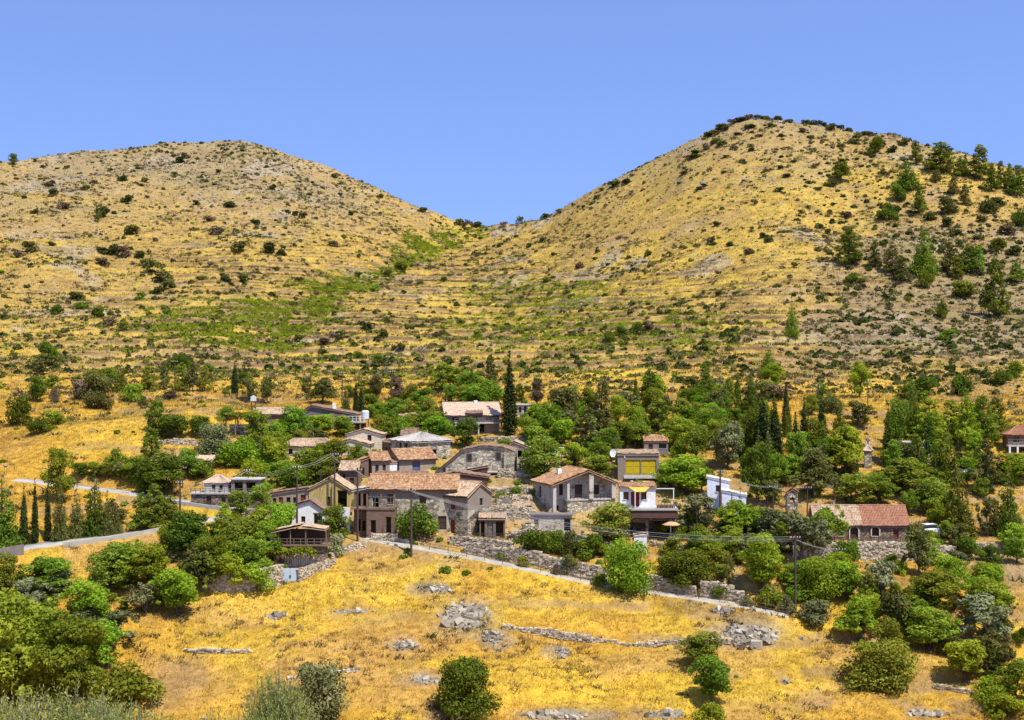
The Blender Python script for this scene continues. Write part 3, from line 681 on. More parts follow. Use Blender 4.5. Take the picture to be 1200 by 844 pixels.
            c = [(x0-ov, y0-ov, zz), (x1+ov, y0-ov, zz), (x1+ov, y1+ov, zz), (x0-ov, y1+ov, zz)]
            A, B = (*a, zr), (*b, zr)
            if x1-x0 >= y1-y0:
                rf.tiles(c[0], c[1], B, A, pitch); rf.tiles(c[2], c[3], A, B, pitch); rf.tiles(c[1], c[2], B, B, pitch); rf.tiles(c[3], c[0], A, A, pitch)
            else:
                rf.tiles(c[0], c[1], A, A, pitch); rf.tiles(c[1], c[2], B, A, pitch); rf.tiles(c[2], c[3], B, B, pitch); rf.tiles(c[3], c[0], A, B, pitch)
            rd = [A, B]
            for q in ((c[0], A), (c[1], B if x1-x0 >= y1-y0 else A)): rf.tube([Vector(q[0])+Vector((0,0,.06)), Vector(q[1])+Vector((0,0,.06))], .09, 6)
        else:
            rf.box(x0-ov, x1+ov, y0-ov, y1+ov, zt, zt+.16); rd = None
        if rd and (Vector(rd[0])-Vector(rd[1])).length > .1: rf.tube(rd, .11, 6)
        ro = s.part('roof', rf, roofmat, label=rooflabel)
        if roof in ('gx', 'gy'):      # barge and eaves boards under the tiles
            bb = MB()
            if roof == 'gy':
                for (xa, sg) in ((x0, -1), (x1, 1)):
                    q = rise/abs(xr-xa); bb.bar((xa+sg*ov, y0-e+.04, zt-q*ov-.12), (xr, y0-e+.04, zt+rise-.12), .07, .16)
            else:
                for yy, q in ((y0, rise/(yr-y0)),): bb.bar((x0-e, yy-ov+.06, zt-q*ov-.13), (x1+e, yy-ov+.06, zt-q*ov-.13), .07, .12)
            s.part('fascia', bb, 'darkwood', ro)
        return ro
    def rail(s, x0, x1, y, z, h=8, n=6, mat='greywood', y1=None):
        k = s.k; b = MB(); y1 = y if y1 is None else y1
        for q in (1, .5): b.bar((x0*k, y*k, (z+h*q)*k), (x1*k, y1*k, (z+h*q)*k), .06)
        for i in range(n+1):
            t_ = i/n; b.bar(((x0+(x1-x0)*t_)*k, (y+(y1-y)*t_)*k, z*k), ((x0+(x1-x0)*t_)*k, (y+(y1-y)*t_)*k, (z+h)*k+.03), .07)
        return s.part('railing', b, mat)
    def antenna(s, x, y, z, h=16):
        k = s.k; b = MB(); b.tube([(x*k, y*k, z*k), (x*k, y*k, (z+h)*k)], .03, 5); b.bar(((x-4)*k, y*k, (z+h-1)*k), ((x+5)*k, y*k, (z+h-1)*k), .04)
        for i in range(5): b.bar(((x-4+2*i)*k, (y-1.6)*k, (z+h-1)*k), ((x-4+2*i)*k, (y+1.6)*k, (z+h-1)*k), .03)
        return s.part('antenna', b, 'iron')
    def post(s, x, y, z0, z1, w=2, mat='wood', name='post'):
        return s.box(name, mat, x-w/2, x+w/2, y-w/2, y+w/2, z0, z1)
    def chimney(s, x, y, z, h=8, w=5, roof=None, mat='white'):
        return s.box('chimney', mat, x-w/2, x+w/2, y-w/2, y+w/2, z, z+h, parent=roof)

def stone_wall(label, pts, hpx, name='stone_wall', thick=.5, size=.32, mat='stones', deep=.6, jag=.0, cat='stone wall', group=None, batter=0., base=None, core='stone_pale'):
    """rough courses of single stones on a core; pts are reference pixels of the wall's foot"""
    P = [ground(*p) if len(p) == 2 else Vector(((p[0]-CX)/F*p[2], p[2], -(p[1]-CY)/F*p[2])) for p in pts]
    P = resample(P, 1.2); A = np.array([tuple(p) for p in P]); 
    for _ in range(3): A[1:-1] = (A[:-2]+2*A[1:-1]+A[2:])/4
    o0 = Vector(A[len(A)//2]); root = tag(empty(name, o0), label, cat, group); b = MB(); cb = MB(); n = len(A)
    hs = np.interp(np.linspace(0, 1, n), np.linspace(0, 1, len(hpx)), hpx) if hasattr(hpx, '__len__') else np.full(n, hpx, float)
    hs = hs*A[:, 1]/F
    for i in range(n-1):
        p, q = Vector(A[i])-o0, Vector(A[i+1])-o0; L = (q-p).xy.length
        if L < 1e-3: continue
        ang = math.atan2(q.y-p.y, q.x-p.x); nrm = Vector((math.sin(ang), -math.cos(ang), 0)); h = (hs[i]+hs[i+1])/2*(1-jag*random.random())
        a, c = p-nrm*thick*.5, q-nrm*thick*.5; f_, g_ = p+nrm*(thick*.5-.1), q+nrm*(thick*.5-.1); z0, z1 = min(p.z, q.z)-deep, (p.z+q.z)/2+h-.12
        if z1 > z0: cb.add([(f_.x,f_.y,z0),(g_.x,g_.y,z0),(c.x,c.y,z0),(a.x,a.y,z0),(f_.x,f_.y,z1),(g_.x,g_.y,z1),(c.x,c.y,z1),(a.x,a.y,z1)], [(0,3,2,1),(4,5,6,7),(0,1,5,4),(1,2,6,5),(2,3,7,6),(3,0,4,7)])
        rows_ = max(1, int((h+deep*.4)/(size*.55)))
        for r_ in range(rows_):
            zz = -deep*.4+(r_+.5)*(h+deep*.4)/rows_; x = random.uniform(-.2, 0)
            while x < L:
                w = size*random.uniform(.6, 1.5); t_ = min(1, max(0, (x+w/2)/L)); c_ = p.lerp(q, t_)+nrm*(thick*.5-.16+random.uniform(-.09, .07)-batter*zz)
                b.stone((c_.x, c_.y, c_.z+zz), w*1.02, .34, size*.55*random.uniform(.9, 1.25), ang); x += w
                if r_ == rows_-1 and random.random() < .8:
                    c_ = p.lerp(q, t_)-nrm*(random.uniform(-.05, .25)); b.stone((c_.x, c_.y, c_.z+zz+random.uniform(-.03, .1)), w, thick*.9, size*.5, ang)
    if b.v: b.build('stonework', M[mat], root)
    if cb.v: cb.build('core', M[core], root)
    return root
def outcrop(label, px, py, w, h, n=40, size=.9, group=None, flat=.45):
    """a patch of broken bedrock lying in the grass"""
    o0 = ground(px, py); b = MB(); k = o0.y/F
    m_, q_ = 5, 18; idx0 = len(b.v); vv = []; wr = [random.uniform(.75, 1.1) for _ in range(q_)]
    for i in range(m_):
        for j in range(q_):
            a = 6.283*j/q_; r_ = (i+.3)/(m_-.7)*.86*wr[j]; g_ = ground(px+math.cos(a)*r_*w/2, py+math.sin(a)*r_*h/2)-o0; vv.append((g_.x, g_.y, g_.z+(-.25 if i == m_-1 else random.uniform(.0, .14))))
    b.add(vv, [(i*q_+j, i*q_+(j+1) % q_, (i+1)*q_+(j+1) % q_, (i+1)*q_+j) for i in range(m_-1) for j in range(q_)]+[tuple(range(q_))], .35)
    for i in range(int(n*2.6)):
        a = random.uniform(0, 6.28); r_ = min(abs(random.gauss(0, .5)), .82); p = ground(px+math.cos(a)*r_*w/2, py+math.sin(a)*r_*h/2)-o0; s_ = size*random.uniform(.2, .75)*(1.9 if random.random() < .15 else 1)
        b.rock((p.x, p.y, p.z+s_*.02), s_*1.3, s_, s_*.75*random.uniform(.7, 1.5))
    o = b.build('rock_outcrop', M['rocks']); o.location = o0; return tag(o, label, 'rocks', group)

def strip_wall(name, label, pts, hpx, mat, thick=.3, cat='wall', deep=1.0):
    """a plain low wall following the ground"""
    P = resample([ground(*p) for p in pts], 1.5); A = np.array([tuple(p) for p in P])
    for _ in range(12): A[1:-1] = (A[:-2]+2*A[1:-1]+A[2:])/4
    o0 = Vector(A[0]); b = MB(); h = hpx*o0.y/F
    for p, q in zip(A[:-1], A[1:]):
        p, q = Vector(p)-o0, Vector(q)-o0; d = (q-p).normalized(); n = Vector((-d.y, d.x, 0))*thick; U = Vector((0, 0, h)); L = Vector((0, 0, -deep))
        b.add([p+L, q+L, q+n+L, p+n+L, p+U, q+U, q+n+U, p+n+U], [(0,3,2,1),(4,5,6,7),(0,1,5,4),(1,2,6,5),(2,3,7,6),(3,0,4,7)])
    o = b.build(name, M[mat]); o.location = o0; return tag(o, label, cat)
# ------------------------------------------------------------------ the village
LM = []     # landmarks used to word the plants' labels: (px, py, phrase)
def lm(px, py, s): LM.append((px, py, s))
# two-storey house at the heart of the village
h = House('village_house', 'two-storey terracotta-roofed house with red window shutter and mauve upper gable', 548, 631, -35)
h.block(-53, 0, 0, 48, 22, M['stone'], noroof=True, ops=[('f', 25, 34, 4, 20, 'd', 'redwood')])
h.block(-53, 0, 0, 48, 29, M['ruin_cream'], 'gx', 13, 4, M['tile_tan'], ops=[('f', 26, 35, 11, 21, 's', 'redwood'), ('r', 24, 31, 14, 23, 'w')], z0=22, deep=0, upper=(M['mauve'], 10.5), wallname='storey_wall')
h.antenna(-30, 24, 60)
lm(540, 632, 'the red-shuttered house')
# long house with the long terracotta roof
h = House('stone_house', 'long low stone house under a long sagging terracotta tile roof', 432, 628, -5)
h.block(0, 103, 0, 42, 57, M['ruin_cream'], 'gx', 13, 4, M['tile'], ops=[('f', 22, 29, 37, 49, 'w'), ('f', 60, 68, 38, 48, 'w'), ('f', 5, 13, 28, 44, 'o'), ('f', 82, 92, 8, 24, 'd')], upper=(M['mauve'], 44))
h.block(-17, -.6, -3, 22, 32, M['brownwall'], noroof=True, ops=[('f', 3, 8, 6, 20, 'o'), ('f', 10, 14, 6, 18, 'o')], wallname='ruined_wall')
h.block(0, 34, -13, -.6, 32, M['brownwall'], noroof=True, ops=[('f', 5, 11, 5, 20, 'o'), ('f', 23, 29, 4, 24, 'o')], wallname='ruined_wall')
h.box('balcony_floor', 'wood', -18, 34, -14, -.7, 32.2, 34); h.box('balcony_floor', 'wood', -18, -.7, -.6, 22, 32.2, 34)
h.block(-17, -.6, -2, 20, 20, M['brownwall'], 'sl', 3, 3, M['metal'], ops=[('f', 3, 8, 1, 16, 'o'), ('f', 10.5, 14.5, 1, 16, 'o')], z0=34, deep=0, wallname='balcony_room')
h.rail(1, 33, -13.2, 34, 13, 7, 'greywood')
for x in (1, 17, 33): h.post(x, -13, 34, 50, 1.3)
lm(470, 628, 'the long terracotta-roofed stone house')
# row of dusky houses above it
h = House('village_house', 'dusky plastered house with blue-grey door and left-facing gable, above the long stone house', 468, 557, 30)
h.block(0, 48, 0, 38, 19, M['pinkish'], 'gx', 10, 3, M['tile'], ops=[('f', 17, 27, 1, 17, 'd', 'bluedoor'), ('l', 17, 23, 8, 15, 'w')])
h = House('village_house', 'small dusky gabled house with two narrow windows, left of the blue-grey door', 436, 560, 24)
h.block(0, 22, 0, 26, 21, M['pinkish'], 'gx', 8, 2.5, M['tile'], ops=[('f', 4, 8, 4, 15, 'w'), ('f', 13, 17, 3, 15, 'd'), ('l', 10, 15, 5, 14, 'w')])
h.block(23, 32, 3, 26, 17, M['white'], 'sf', 3, 1, M['tile'], wallname='whitewashed_wall')
h = House('outhouse', 'tiny dusky outhouse with terracotta roof at the left end of the gabled row', 419, 561, 12, 'outhouse')
h.block(0, 13, 0, 20, 20, M['brownwall'], 'sl', 5, 2, M['tile'], ops=[('f', 4, 8, 3, 13, 'w')])
lm(445, 556, 'the row of dusky gabled houses')
# stone house with pale sheet roof
h = House('stone_house', 'stone-fronted house with a pale grey sheet metal hipped roof', 483, 547, 33)
h.block(0, 52, 0, 54, 30, M['stone_pale'], 'hip', 8, 3, M['metal'], ops=[('f', 24, 33, 11, 19, 'o'), ('l', 22, 28, 19, 27, 'w'), ('l', 36, 42, 18, 26, 'w')])
h.block(-.4, 12, 54.5, 84, 24, M['brownwall'], 'sf', 3, 2, M['tile_brown'], ops=[('l', 6, 11, 12, 20, 'w'), ('l', 18, 23, 12, 20, 'w')], wallname='rear_wall')
h.antenna(30, 40, 34, 14)
lm(505, 546, 'the pale metal-roofed house')
# big ruinous house
h = House('stone_house', 'big ruinous stone house with peeling grey plaster and one curving roofline', 510, 556, -4)
k = h.k; prof = [(0, 3), (14, 14), (32, 29), (58, 34), (80, 32), (94, 27)]
b = MB(); n_ = len(prof); V = [(x*k, 0, -28*k) for x, z in prof]+[(x*k, 0, z*k) for x, z in prof]; V2 = [(x, 44*k, z) for x, y, z in V]
for i in range(n_-1):
    b.quad(V[i], V[i+1], V[n_+i+1], V[n_+i], .5); b.quad(V2[i+1], V2[i], V2[n_+i], V2[n_+i+1], .5)
b.quad(V2[0], V[0], V[n_], V2[n_], .5); b.quad(V[n_-1], V2[n_-1], V2[-1], V[-1], .5)
h.part('wall', b, 'ruin')
b = MB()
for i in range(n_-1):
    (x0, z0), (x1, z1) = prof[i], prof[i+1]
    b.tiles((x0*k, 45*k, z0*k+.06), (x0*k, -1.5*k, z0*k+.06), (x1*k, -1.5*k, z1*k+.06), (x1*k, 45*k, z1*k+.06), .22, .5, .04, .03)
h.part('roof', b, 'tile_brown')
h.box('buttress', 'ruin_cream', 81, 93, -3, -.4, -20, 26)
for x, z, w, hh in ((38, 17, 5, 7), (72, 18, 5, 8), (9, 3, 3, 5)):
    fr = MB(); fr.box((x-.8)*k, (x+w+.8)*k, -.7*k, -.02, (z-.8)*k, (z+hh+.8)*k); fo = h.part('window_frame', fr, 'wood'); pn = MB(); pn.box(x*k, (x+w)*k, -.95*k, -.71*k, z*k, (z+hh)*k); h.part('pane', pn, 'glass', fo)
lm(560, 555, 'the big ruinous stone house')
h = House('ruined_house', 'roof-beamed ruin of pale stone right behind the big ruinous house', 588, 541, -8)
h.block(0, 32, 0, 26, 17, M['ruin'], 'gy', 7, 2, M['tile_tan'], ops=[('f', 5, 11, 4, 13, 'o'), ('f', 18, 24, 5, 13, 'o')], f=.45)
# maroon shed
h = House('shed', 'low maroon boarded shed with a shallow brown gable roof', 509, 570, -3, 'shed')
h.block(0, 62, 0, 22, 12, M['maroon'], 'gy', 5, 2.5, M['tile_brown'], f=.4, ops=[('f', 34, 42, 2, 8, 'w'), ('f', 8, 14, 1, 8, 'o')])
h = House('shed', 'small maroon lean-to with rolled tile edge and dark opening', 549, 560, 0, 'shed')
h.block(0, 22, 0, 14, 10, M['maroon'], 'sl', 4, 2, M['tile_tan']); h.block(23, 33, 0, 12, 6, M['darkwood'], 'flat', 0, 1, M['concrete'], ops=[('f', 1.5, 8, 0, 4.8, 'o')], wallname='side_wall')
b = MB(); q = ground(583, 575); kk = q.y/F
for i in range(5): b.bar((-12*kk+i*2.2, -.3*i, .5+.1*i), (-12*kk+i*2.2+3.6, -.5, .15), .9, .05)
o = b.build('scrap_sheets', M['metal']); o.location = q; tag(o, 'pale corrugated sheets thrown on rubble beside maroon shed', 'scrap metal')
# little shed right of the two-storey house
h = House('shed', 'open-fronted plank shed with flat tiled roof beside the two-storey house', 562, 631, 0, 'shed')
h.block(0, 30, 0, 18, 24, M['wood'], 'sf', 3, 2.5, M['tile_tan'], ops=[('f', 1.5, 6, 0, 20, 'o'), ('f', 19, 28, 1, 20, 'o'), ('f', 9, 16, 1, 20, 'd', 'greywood')])
h.rail(-10, 50, -5, 0, 6, 14, 'darkwood')
# porch house
h = House('porch_house', 'white-columned porch house with a broad terracotta gable roof', 648, 605, 20)
k = h.k; W_, f_ = 80, .55
h.block(0, W_, 13, 62, 38, M['greywhite'], 'gy', 15, 4, M['tile'], f=f_, ops=[('f', 13, 18, 23, 36, 'w'), ('f', 33, 43, 19.5, 35, 'd', 'darkwood'), ('f', 57, 65, 22, 34, 's', 'darkwood'), ('f', 7, 13, 2, 11, 'w'), ('l', 16, 23, 18, 32, 'w')])
b = MB(); e = 3.8; sl, sr = 15/(W_*f_), 15/(W_*(1-f_))
b.tiles((-4*k, 10.4*k, (38-sl*4)*k+.05), (-4*k, -4*k, (38-sl*4)*k+.05), (W_*f_*k, -4*k, 53*k+.05), (W_*f_*k, 10.4*k, 53*k+.05))
b.tiles(((W_+4)*k, -4*k, (38-sr*4)*k+.05), ((W_+4)*k, 10.4*k, (38-sr*4)*k+.05), (W_*f_*k, 10.4*k, 53*k+.05), (W_*f_*k, -4*k, 53*k+.05))
ro = h.part('porch_roof', b, 'tile'); b = MB()
for xa, sg in ((-4, 1), (W_+4, -1)): b.bar((xa*k, -3.6*k, (38-(sl if sg > 0 else sr)*4)*k-.15), (W_*f_*k, -3.6*k, 53*k-.15), .09, .22)
h.part('fascia', b, 'darkwood', ro)
h.box('porch_base', 'stone_pale', 18, W_, 0, 12.6, -26, 17); h.box('porch_floor', 'concrete', 17, W_+1, -1, 12.7, 17.1, 18.6)
for x, w, z0 in ((1.5, 4, -20), (W_*f_+4, 5.5, 18.7), (W_-3, 5, 18.7), (19, 3, 18.7)): h.post(x, 0, z0, 38+(10 if x == W_*f_+4 else 0), w, 'greywhite', 'column')
h.rail(22, 46, 0, 18.7, 5, 5, 'darkwood'); h.rail(51, 75, 0, 18.7, 5, 5, 'darkwood')
h.chimney(24, 40, 44, 8, 5)
h.antenna(60, 36, 44)
lm(685, 606, 'the white-columned porch house')
h = House('outhouse', 'flat-roofed outhouse with streaked whitewash below the porch house', 622, 622, -3, 'outhouse')
h.block(0, 48, 0, 18, 18, M['greywhite'], 'flat', 0, 2, M['concrete_dark'], ops=[('f', 39, 46.5, 0, 14, 'o'), ('f', 4, 9, 3, 13, 'd', 'wood')])
# little white house with yellow awning over a dark open basement
h = House('terrace_house', 'little white house with yellow awning standing on a maroon terrace', 727, 633, 0)
k = h.k
h.block(4, 66, 5, 28, 26, M['stone_dark'], noroof=True, ops=[('f', 8, 26, 0, 20, 'o'), ('f', 30, 58, 0, 22, 'o')], wallname='undercroft_wall')
h.box('terrace_edge', 'maroon', 0, 66, -3, 28, 26.1, 35); h.box('terrace_slab', 'concrete', -1, 67, -4.5, 29, 35.1, 37.5)
h.block(0, 42, 8, 28, 24, M['white'], 'sf', 3, 2, M['tile'], z0=37.6, deep=0, ops=[('f', 4, 10.5, 9, 18, 'w', 'redwood'), ('f', 13, 23, 1, 18, 'd', 'redwood'), ('f', 25, 31.5, 9, 18, 'w', 'redwood')])
b = MB(); b.add([(9*k, 7.5*k, 62*k), (36*k, 7.5*k, 62*k), (28*k, -3*k, 57*k), (17*k, -3*k, 57*k), (9*k, 7.5*k, 62*k-.06), (36*k, 7.5*k, 62*k-.06), (28*k, -3*k, 57*k-.06), (17*k, -3*k, 57*k-.06)], [(0,1,2,3),(7,6,5,4),(0,3,7,4),(3,2,6,7),(2,1,5,6),(1,0,4,5)])
h.part('awning', b, 'awning')
for x in (17, 62): h.post(x, -3, 37.6, 60, 1, 'whitewood')
h.box('pergola_beam', 'whitewood', 42, 63, -3.4, -2.6, 60, 61); h.rail(44, 66, -3.5, 37.6, 9, 6, 'greywood')
b = MB()
for i in range(7): b.tube([((44+3*i)*k, -1.2*k, 37.7*k), ((44+3*i)*k, -1.2*k, 41*k)], [.16, .22], 8)
h.part('planter', b, 'tile')
lm(748, 620, 'the yellow-awning house')
p = h.p; h2 = House('parasol', 'tan parasol open beneath the maroon terrace', 786, 634, 0, 'parasol'); k = h2.k
h2.box('pole', 'whitewood', -.5, .5, -.5, .5, -5, 25); b = MB()
for i in range(8):
    a0, a1 = i*math.pi/4, (i+1)*math.pi/4; r_ = 11*k
    b.add([(r_*math.cos(a0), r_*math.sin(a0), 19.5*k), (r_*math.cos(a1), r_*math.sin(a1), 19.5*k), (0, 0, 25*k), (r_*math.cos(a0), r_*math.sin(a0), 19.5*k-.08), (r_*math.cos(a1), r_*math.sin(a1), 19.5*k-.08), (0, 0, 25*k-.05)], [(0,1,2),(5,4,3),(0,3,4,1)])
h2.part('canopy', b, 'canvas')
h = House('utility_box', 'square white masonry booth with a sloping cap beside the stone wall', 743, 648, -6, 'booth')
h.block(0, 15, 0, 11, 21, M['white'], 'sl', 2, 1.2, M['tile_tan'], ops=[('r', 3, 8, 2, 14, 'd', 'greywood')])
lm(750, 650, 'the white masonry booth')
# yellow-shuttered house
h = House('shuttered_house', 'dark flat-roofed house with two wide yellow shutters', 724, 563, 0)
h.block(0, 48, 0, 30, 31, M['mauve'], 'sf', 3, 1.5, M['tile_tan'], ops=[('f', 9, 26.5, 7, 24, 's', 'shutter'), ('f', 27.5, 45, 7, 24, 's', 'shutter')])
h.box('balcony_slab', 'concrete', 7, 48, -6, -.3, 2.5, 4); h.rail(7, 48, -5.6, 4, 2.2, 4, 'whitewood')
h.block(-14, -.5, 5, 22, 16, M['brownwall'], 'sf', 3, 1.5, M['tile_red'], wallname='annexe_wall')
h.block(48.6, 56, 2, 16, 20, M['stone_pale'], 'flat', 0, .5, M['concrete'], wallname='stone_pier')
b = MB(); k = h.k; b.tube([(8*k, -.4*k, 30*k), (8*k, -.4*k, 26*k)], .08); h.part('downpipe', b, 'whitewood')
h.antenna(-1, 12, 30, 20)
lm(748, 562, 'the house with yellow shutters')
def dish(label, px, py, d, r_, ph, yaw):
    p = Vector(((px-CX)/F*d, d, -(py-CY)/F*d)); root = tag(empty('satellite_dish', p, yaw), label, 'satellite dish'); b = MB(); n = 14; c = []
    for j in range(4):
        q = r_*j/3
        for i in range(n): t_ = 6.283*i/n; c.append((q*math.cos(t_), .25*(q*q/r_)-.25*r_, q*math.sin(t_)*1.12))
    fs = [(j*n+i, j*n+(i+1) % n, (j+1)*n+(i+1) % n, (j+1)*n+i) for j in range(3) for i in range(n)]
    b.add([(x, -y, z) for x, y, z in c], fs); b.add([(x, -y+.05, z) for x, y, z in c], [f[::-1] for f in fs]); b.build('reflector', M['dish'], root)
    a = MB(); a.tube([(0, .1, 0), (0, .25, -.2), (0, .3, -ph)], .05); a.tube([(0, .1, -r_*.9), (0, -r_*.9, 0)], .03); a.build('mast', M['iron'], root)
dish('white satellite dish left of the yellow shutters', 718.5, 531, h.p.y+1, .55, 3.2, R(25))
h = House('village_house', 'small mauve house with terracotta roof and balcony above yellow-shuttered house', 755, 533, 0)
h.block(0, 28, 0, 18, 16, M['mauve'], 'sf', 6, 1.5, M['tile'], ops=[('f', 17, 26, 7, 13, 'w'), ('f', 5, 10, 2, 12, 'd')])
h.box('balcony_slab', 'concrete_dark', 0, 46, -6, -.3, -2, 0); h.rail(4, 28, -5.6, 0, 4, 6, 'greywood'); h.box('underside_shade', 'darkwood', 15, 48, 0.5, 16, -24, -2.2)  # box below the balcony is coloured dark to stand for the shade underneath
# blue-white house
h = House('white_house', 'bluish-white house in two stepped cubes with an olive-brown door', 846, 604, -8)
h.block(0, 28, 0, 24, 24, M['bluewhite'], 'sr', 5, 1.2, M['metal'], ops=[('f', 11, 17, 4, 17, 'd', 'wood')])
h.block(-17, 9, 24.5, 46, 38, M['bluewhite'], 'sr', 5, 1.2, M['metal'], ops=[('f', 10, 15, 25, 33, 'w')], wallname='upper_block')
lm(858, 602, 'the bluish-white house')
b = MB(); q = ground(831, 590); b.add([(-.9, -.6, 1.4), (.9, -.6, 1.2), (.9, .7, 1.1), (-.9, .7, 1.35), (-1, -.7, -.2), (1, -.7, -.2), (1, .8, -.2), (-1, .8, -.2)], [(0,1,2,3),(4,5,1,0),(5,6,2,1),(6,7,3,2),(7,4,0,3)])
o = b.build('tarpaulin', M['fabric']); o.location = q; tag(o, 'green tarpaulin over a heap beside the bluish-white house', 'tarpaulin')
# church with bell tower
h = House('village_church', 'long brown stone church with half tan, half red tiled roof and arched door', 955, 632, -2, 'church'); k = h.k
h.block(0, 54, 0, 46, 18, M['brick'], 'gx', 19, 2.5, M['tile_tan'], ops=[('f', 27, 33, 4, 11, 'w'), ('f', 41, 50, 1, 13, 'd', 'darkwood')], rooflabel='weathered tan half of the church roof')
h.block(54.2, 109, 0, 46, 18, M['brick'], 'gx', 19, 2.5, M['tile_red'], ops=[('f', 12, 20, 4, 13.5, 'w'), ('f', 37, 43, 1, 11.5, 'd', 'redwood')], rooflabel='red half of the church roof')
h.block(109.5, 116, 10, 36, 16, M['brick'], 'sr', 5, 1, M['tile_tan'], wallname='apse_wall')
for x0, x1, z0, z1 in ((41, 50, 0, 13), (66.2, 74.2, 4, 13.5)):
    b = MB(); m_, r_ = (x0+x1)/2, (x1-x0)/2+.9; pts = [(x0-.9, z0), (x0-.9, z1-2)]+[(m_-r_*math.cos(t_), z1-2+math.sin(t_)*4.5) for t_ in (.5, 1.0, 1.57, 2.14, 2.64)]+[(x1+.9, z1-2), (x1+.9, z0)]
    for p_, q_ in zip(pts[:-1], pts[1:]): b.bar((p_[0]*k, -.05, p_[1]*k), (q_[0]*k, -.05, q_[1]*k), .14, .22)
    h.part('arch_trim', b, 'trim')
h.rail(0, 112, -12, -1, 5, 22, 'iron')
lm(1010, 632, 'the church')
h = House('bell_tower', 'slender stone bell tower with a bell in its upper arch', 922, 614, 0, 'bell tower'); k = h.k
b = MB()
for x0, x1 in ((0, 3.6), (9.4, 13)): b.box(x0*k, x1*k, 0, 9*k, -20*k, 37*k)
for z0, z1 in ((-20, 10), (20, 24.5), (34.2, 37)): b.box(3.65*k, 9.35*k, .02, 8.9*k, z0*k, z1*k)
h.part('tower_wall', b, 'stone')
for z in (19, 33): b = MB(); b.bar((3.7*k, .0, (z-2)*k), (6.5*k, 0, (z+.6)*k), .15, .25); b.bar((6.5*k, 0, (z+.6)*k), (9.3*k, 0, (z-2)*k), .15, .25); h.part('arch_trim', b, 'trim')
b = MB(); b.tiles((-1*k, 10*k, 37*k), (-1*k, -1*k, 37*k), (6.5*k, -1*k, 42*k), (6.5*k, 10*k, 42*k)); b.tiles((14*k, -1*k, 37*k), (14*k, 10*k, 37*k), (6.5*k, 10*k, 42*k), (6.5*k, -1*k, 42*k)); h.part('roof', b, 'tile_red')
b = MB(); b.tube([(6.5*k, 4.5*k, 33.5*k), (6.5*k, 4.5*k, 32*k), (6.5*k, 4.5*k, 30*k), (6.5*k, 4.5*k, 28.6*k)], [.03, .16, .22, .33], 10); h.part('bell', b, 'bronze')
lm(928, 612, 'the bell tower')
h = House('stone_turret', 'narrow pale stone turret with a pink tiled cap among the pines', 1013, 549, -10, 'turret')
h.block(0, 8.5, 0, 8.5, 22, M['stone_pale'], 'hip', 5, 1.6, M['tile_pink']); h.block(2.5, 6, 2.5, 6, 8, M['white'], 'gy', 2, .5, M['tile_pink'], z0=26, deep=3, wallname='lantern', ops=[('f', .9, 2.6, 1, 6, 'o')])
lm(1017, 548, 'the narrow stone turret')
h = House('garden_wall', 'grey block garden wall above the church field', 966, 572, 2, 'wall'); h.box('blockwork', 'concrete_dark', 0, 34, 0, 2, -6, 12); h.box('coping', 'concrete', -.5, 34.5, -.4, 2.4, 12.1, 13)
h = House('white_house', 'white house almost hidden behind dark pines on the right', 1056, 543, 5)
h.block(0, 34, 0, 20, 24, M['white'], 'flat', 0, 2, M['concrete'], ops=[('f', 4, 9, 8, 18, 'w'), ('f', 14, 20, 1, 17, 'd')]); h.box('terrace_slab', 'concrete', -2, 40, -8, -.2, -2, 0)
# chalet up the slope
h = House('chalet', 'chalet with a pale pink roof and balcony beside the tall cypress', 522, 510, 9); k = h.k
h.block(0, 64, 0, 36, 25, M['pinkish'], 'gx', 12, 3.5, M['tile_pink'], ops=[('f', 28, 38, 17, 24, 'w'), ('f', 48, 56, 17, 24, 'w'), ('f', 34, 46, 0, 12, 'o'), ('f', 8, 16, 17, 24, 'w'), ('l', 12, 20, 16, 24, 'w')])
h.box('balcony_slab', 'concrete', 10, 66, -9, -.3, 13.5, 15); h.rail(10, 66, -8.6, 15, 5, 10, 'greywood')
b = MB(); b.tiles((24*k, -6*k, 25.5*k), (44*k, -6*k, 25.5*k), (44*k, .5*k, 29*k), (24*k, .5*k, 29*k)); h.part('porch_roof', b, 'tile_brown')
for x in (11, 38, 65): h.post(x, -8.5, -12, 13.4, 1.6, 'concrete')
h.chimney(38, 18, 33, 7, 4)
lm(555, 508, 'the pink-roofed chalet')
h = House('white_house', 'small white flat-roofed building with frame right of the tall cypress', 606, 494, 0)
h.block(0, 13, 0, 12, 13, M['greywhite'], 'flat', 0, 1, M['concrete'], z0=6, deep=30, ops=[('f', 2, 5, 4, 11, 'w'), ('f', 8, 11, 1, 12, 'd')]); h.box('frame_beam', 'whitewood', -6, 20, -3, -2, 20, 21); h.post(19, -2.5, 4, 20, 1, 'whitewood'); h.post(-5, -2.5, 4, 20, 1, 'whitewood')
# house at the right edge
h = House('balcony_house', 'red-roofed balcony house at the right end of the village', 1182, 530, -4)
h.block(0, 44, 0, 26, 22, M['brownwall'], 'hip', 8, 3, M['tile_red'], ops=[('f', 5, 12, 11, 20, 'w'), ('f', 20, 27, 9, 20, 'd')]); h.box('balcony_slab', 'concrete', -3, 44, -9, -.3, 7, 8.6); h.rail(-3, 44, -8.6, 8.6, 7, 9, 'greywood')
for x in (-1, 8, 17, 30): h.post(x, -8, -10, 6.9, 2, 'whitewood')
lm(1195, 528, 'the red-roofed balcony house')
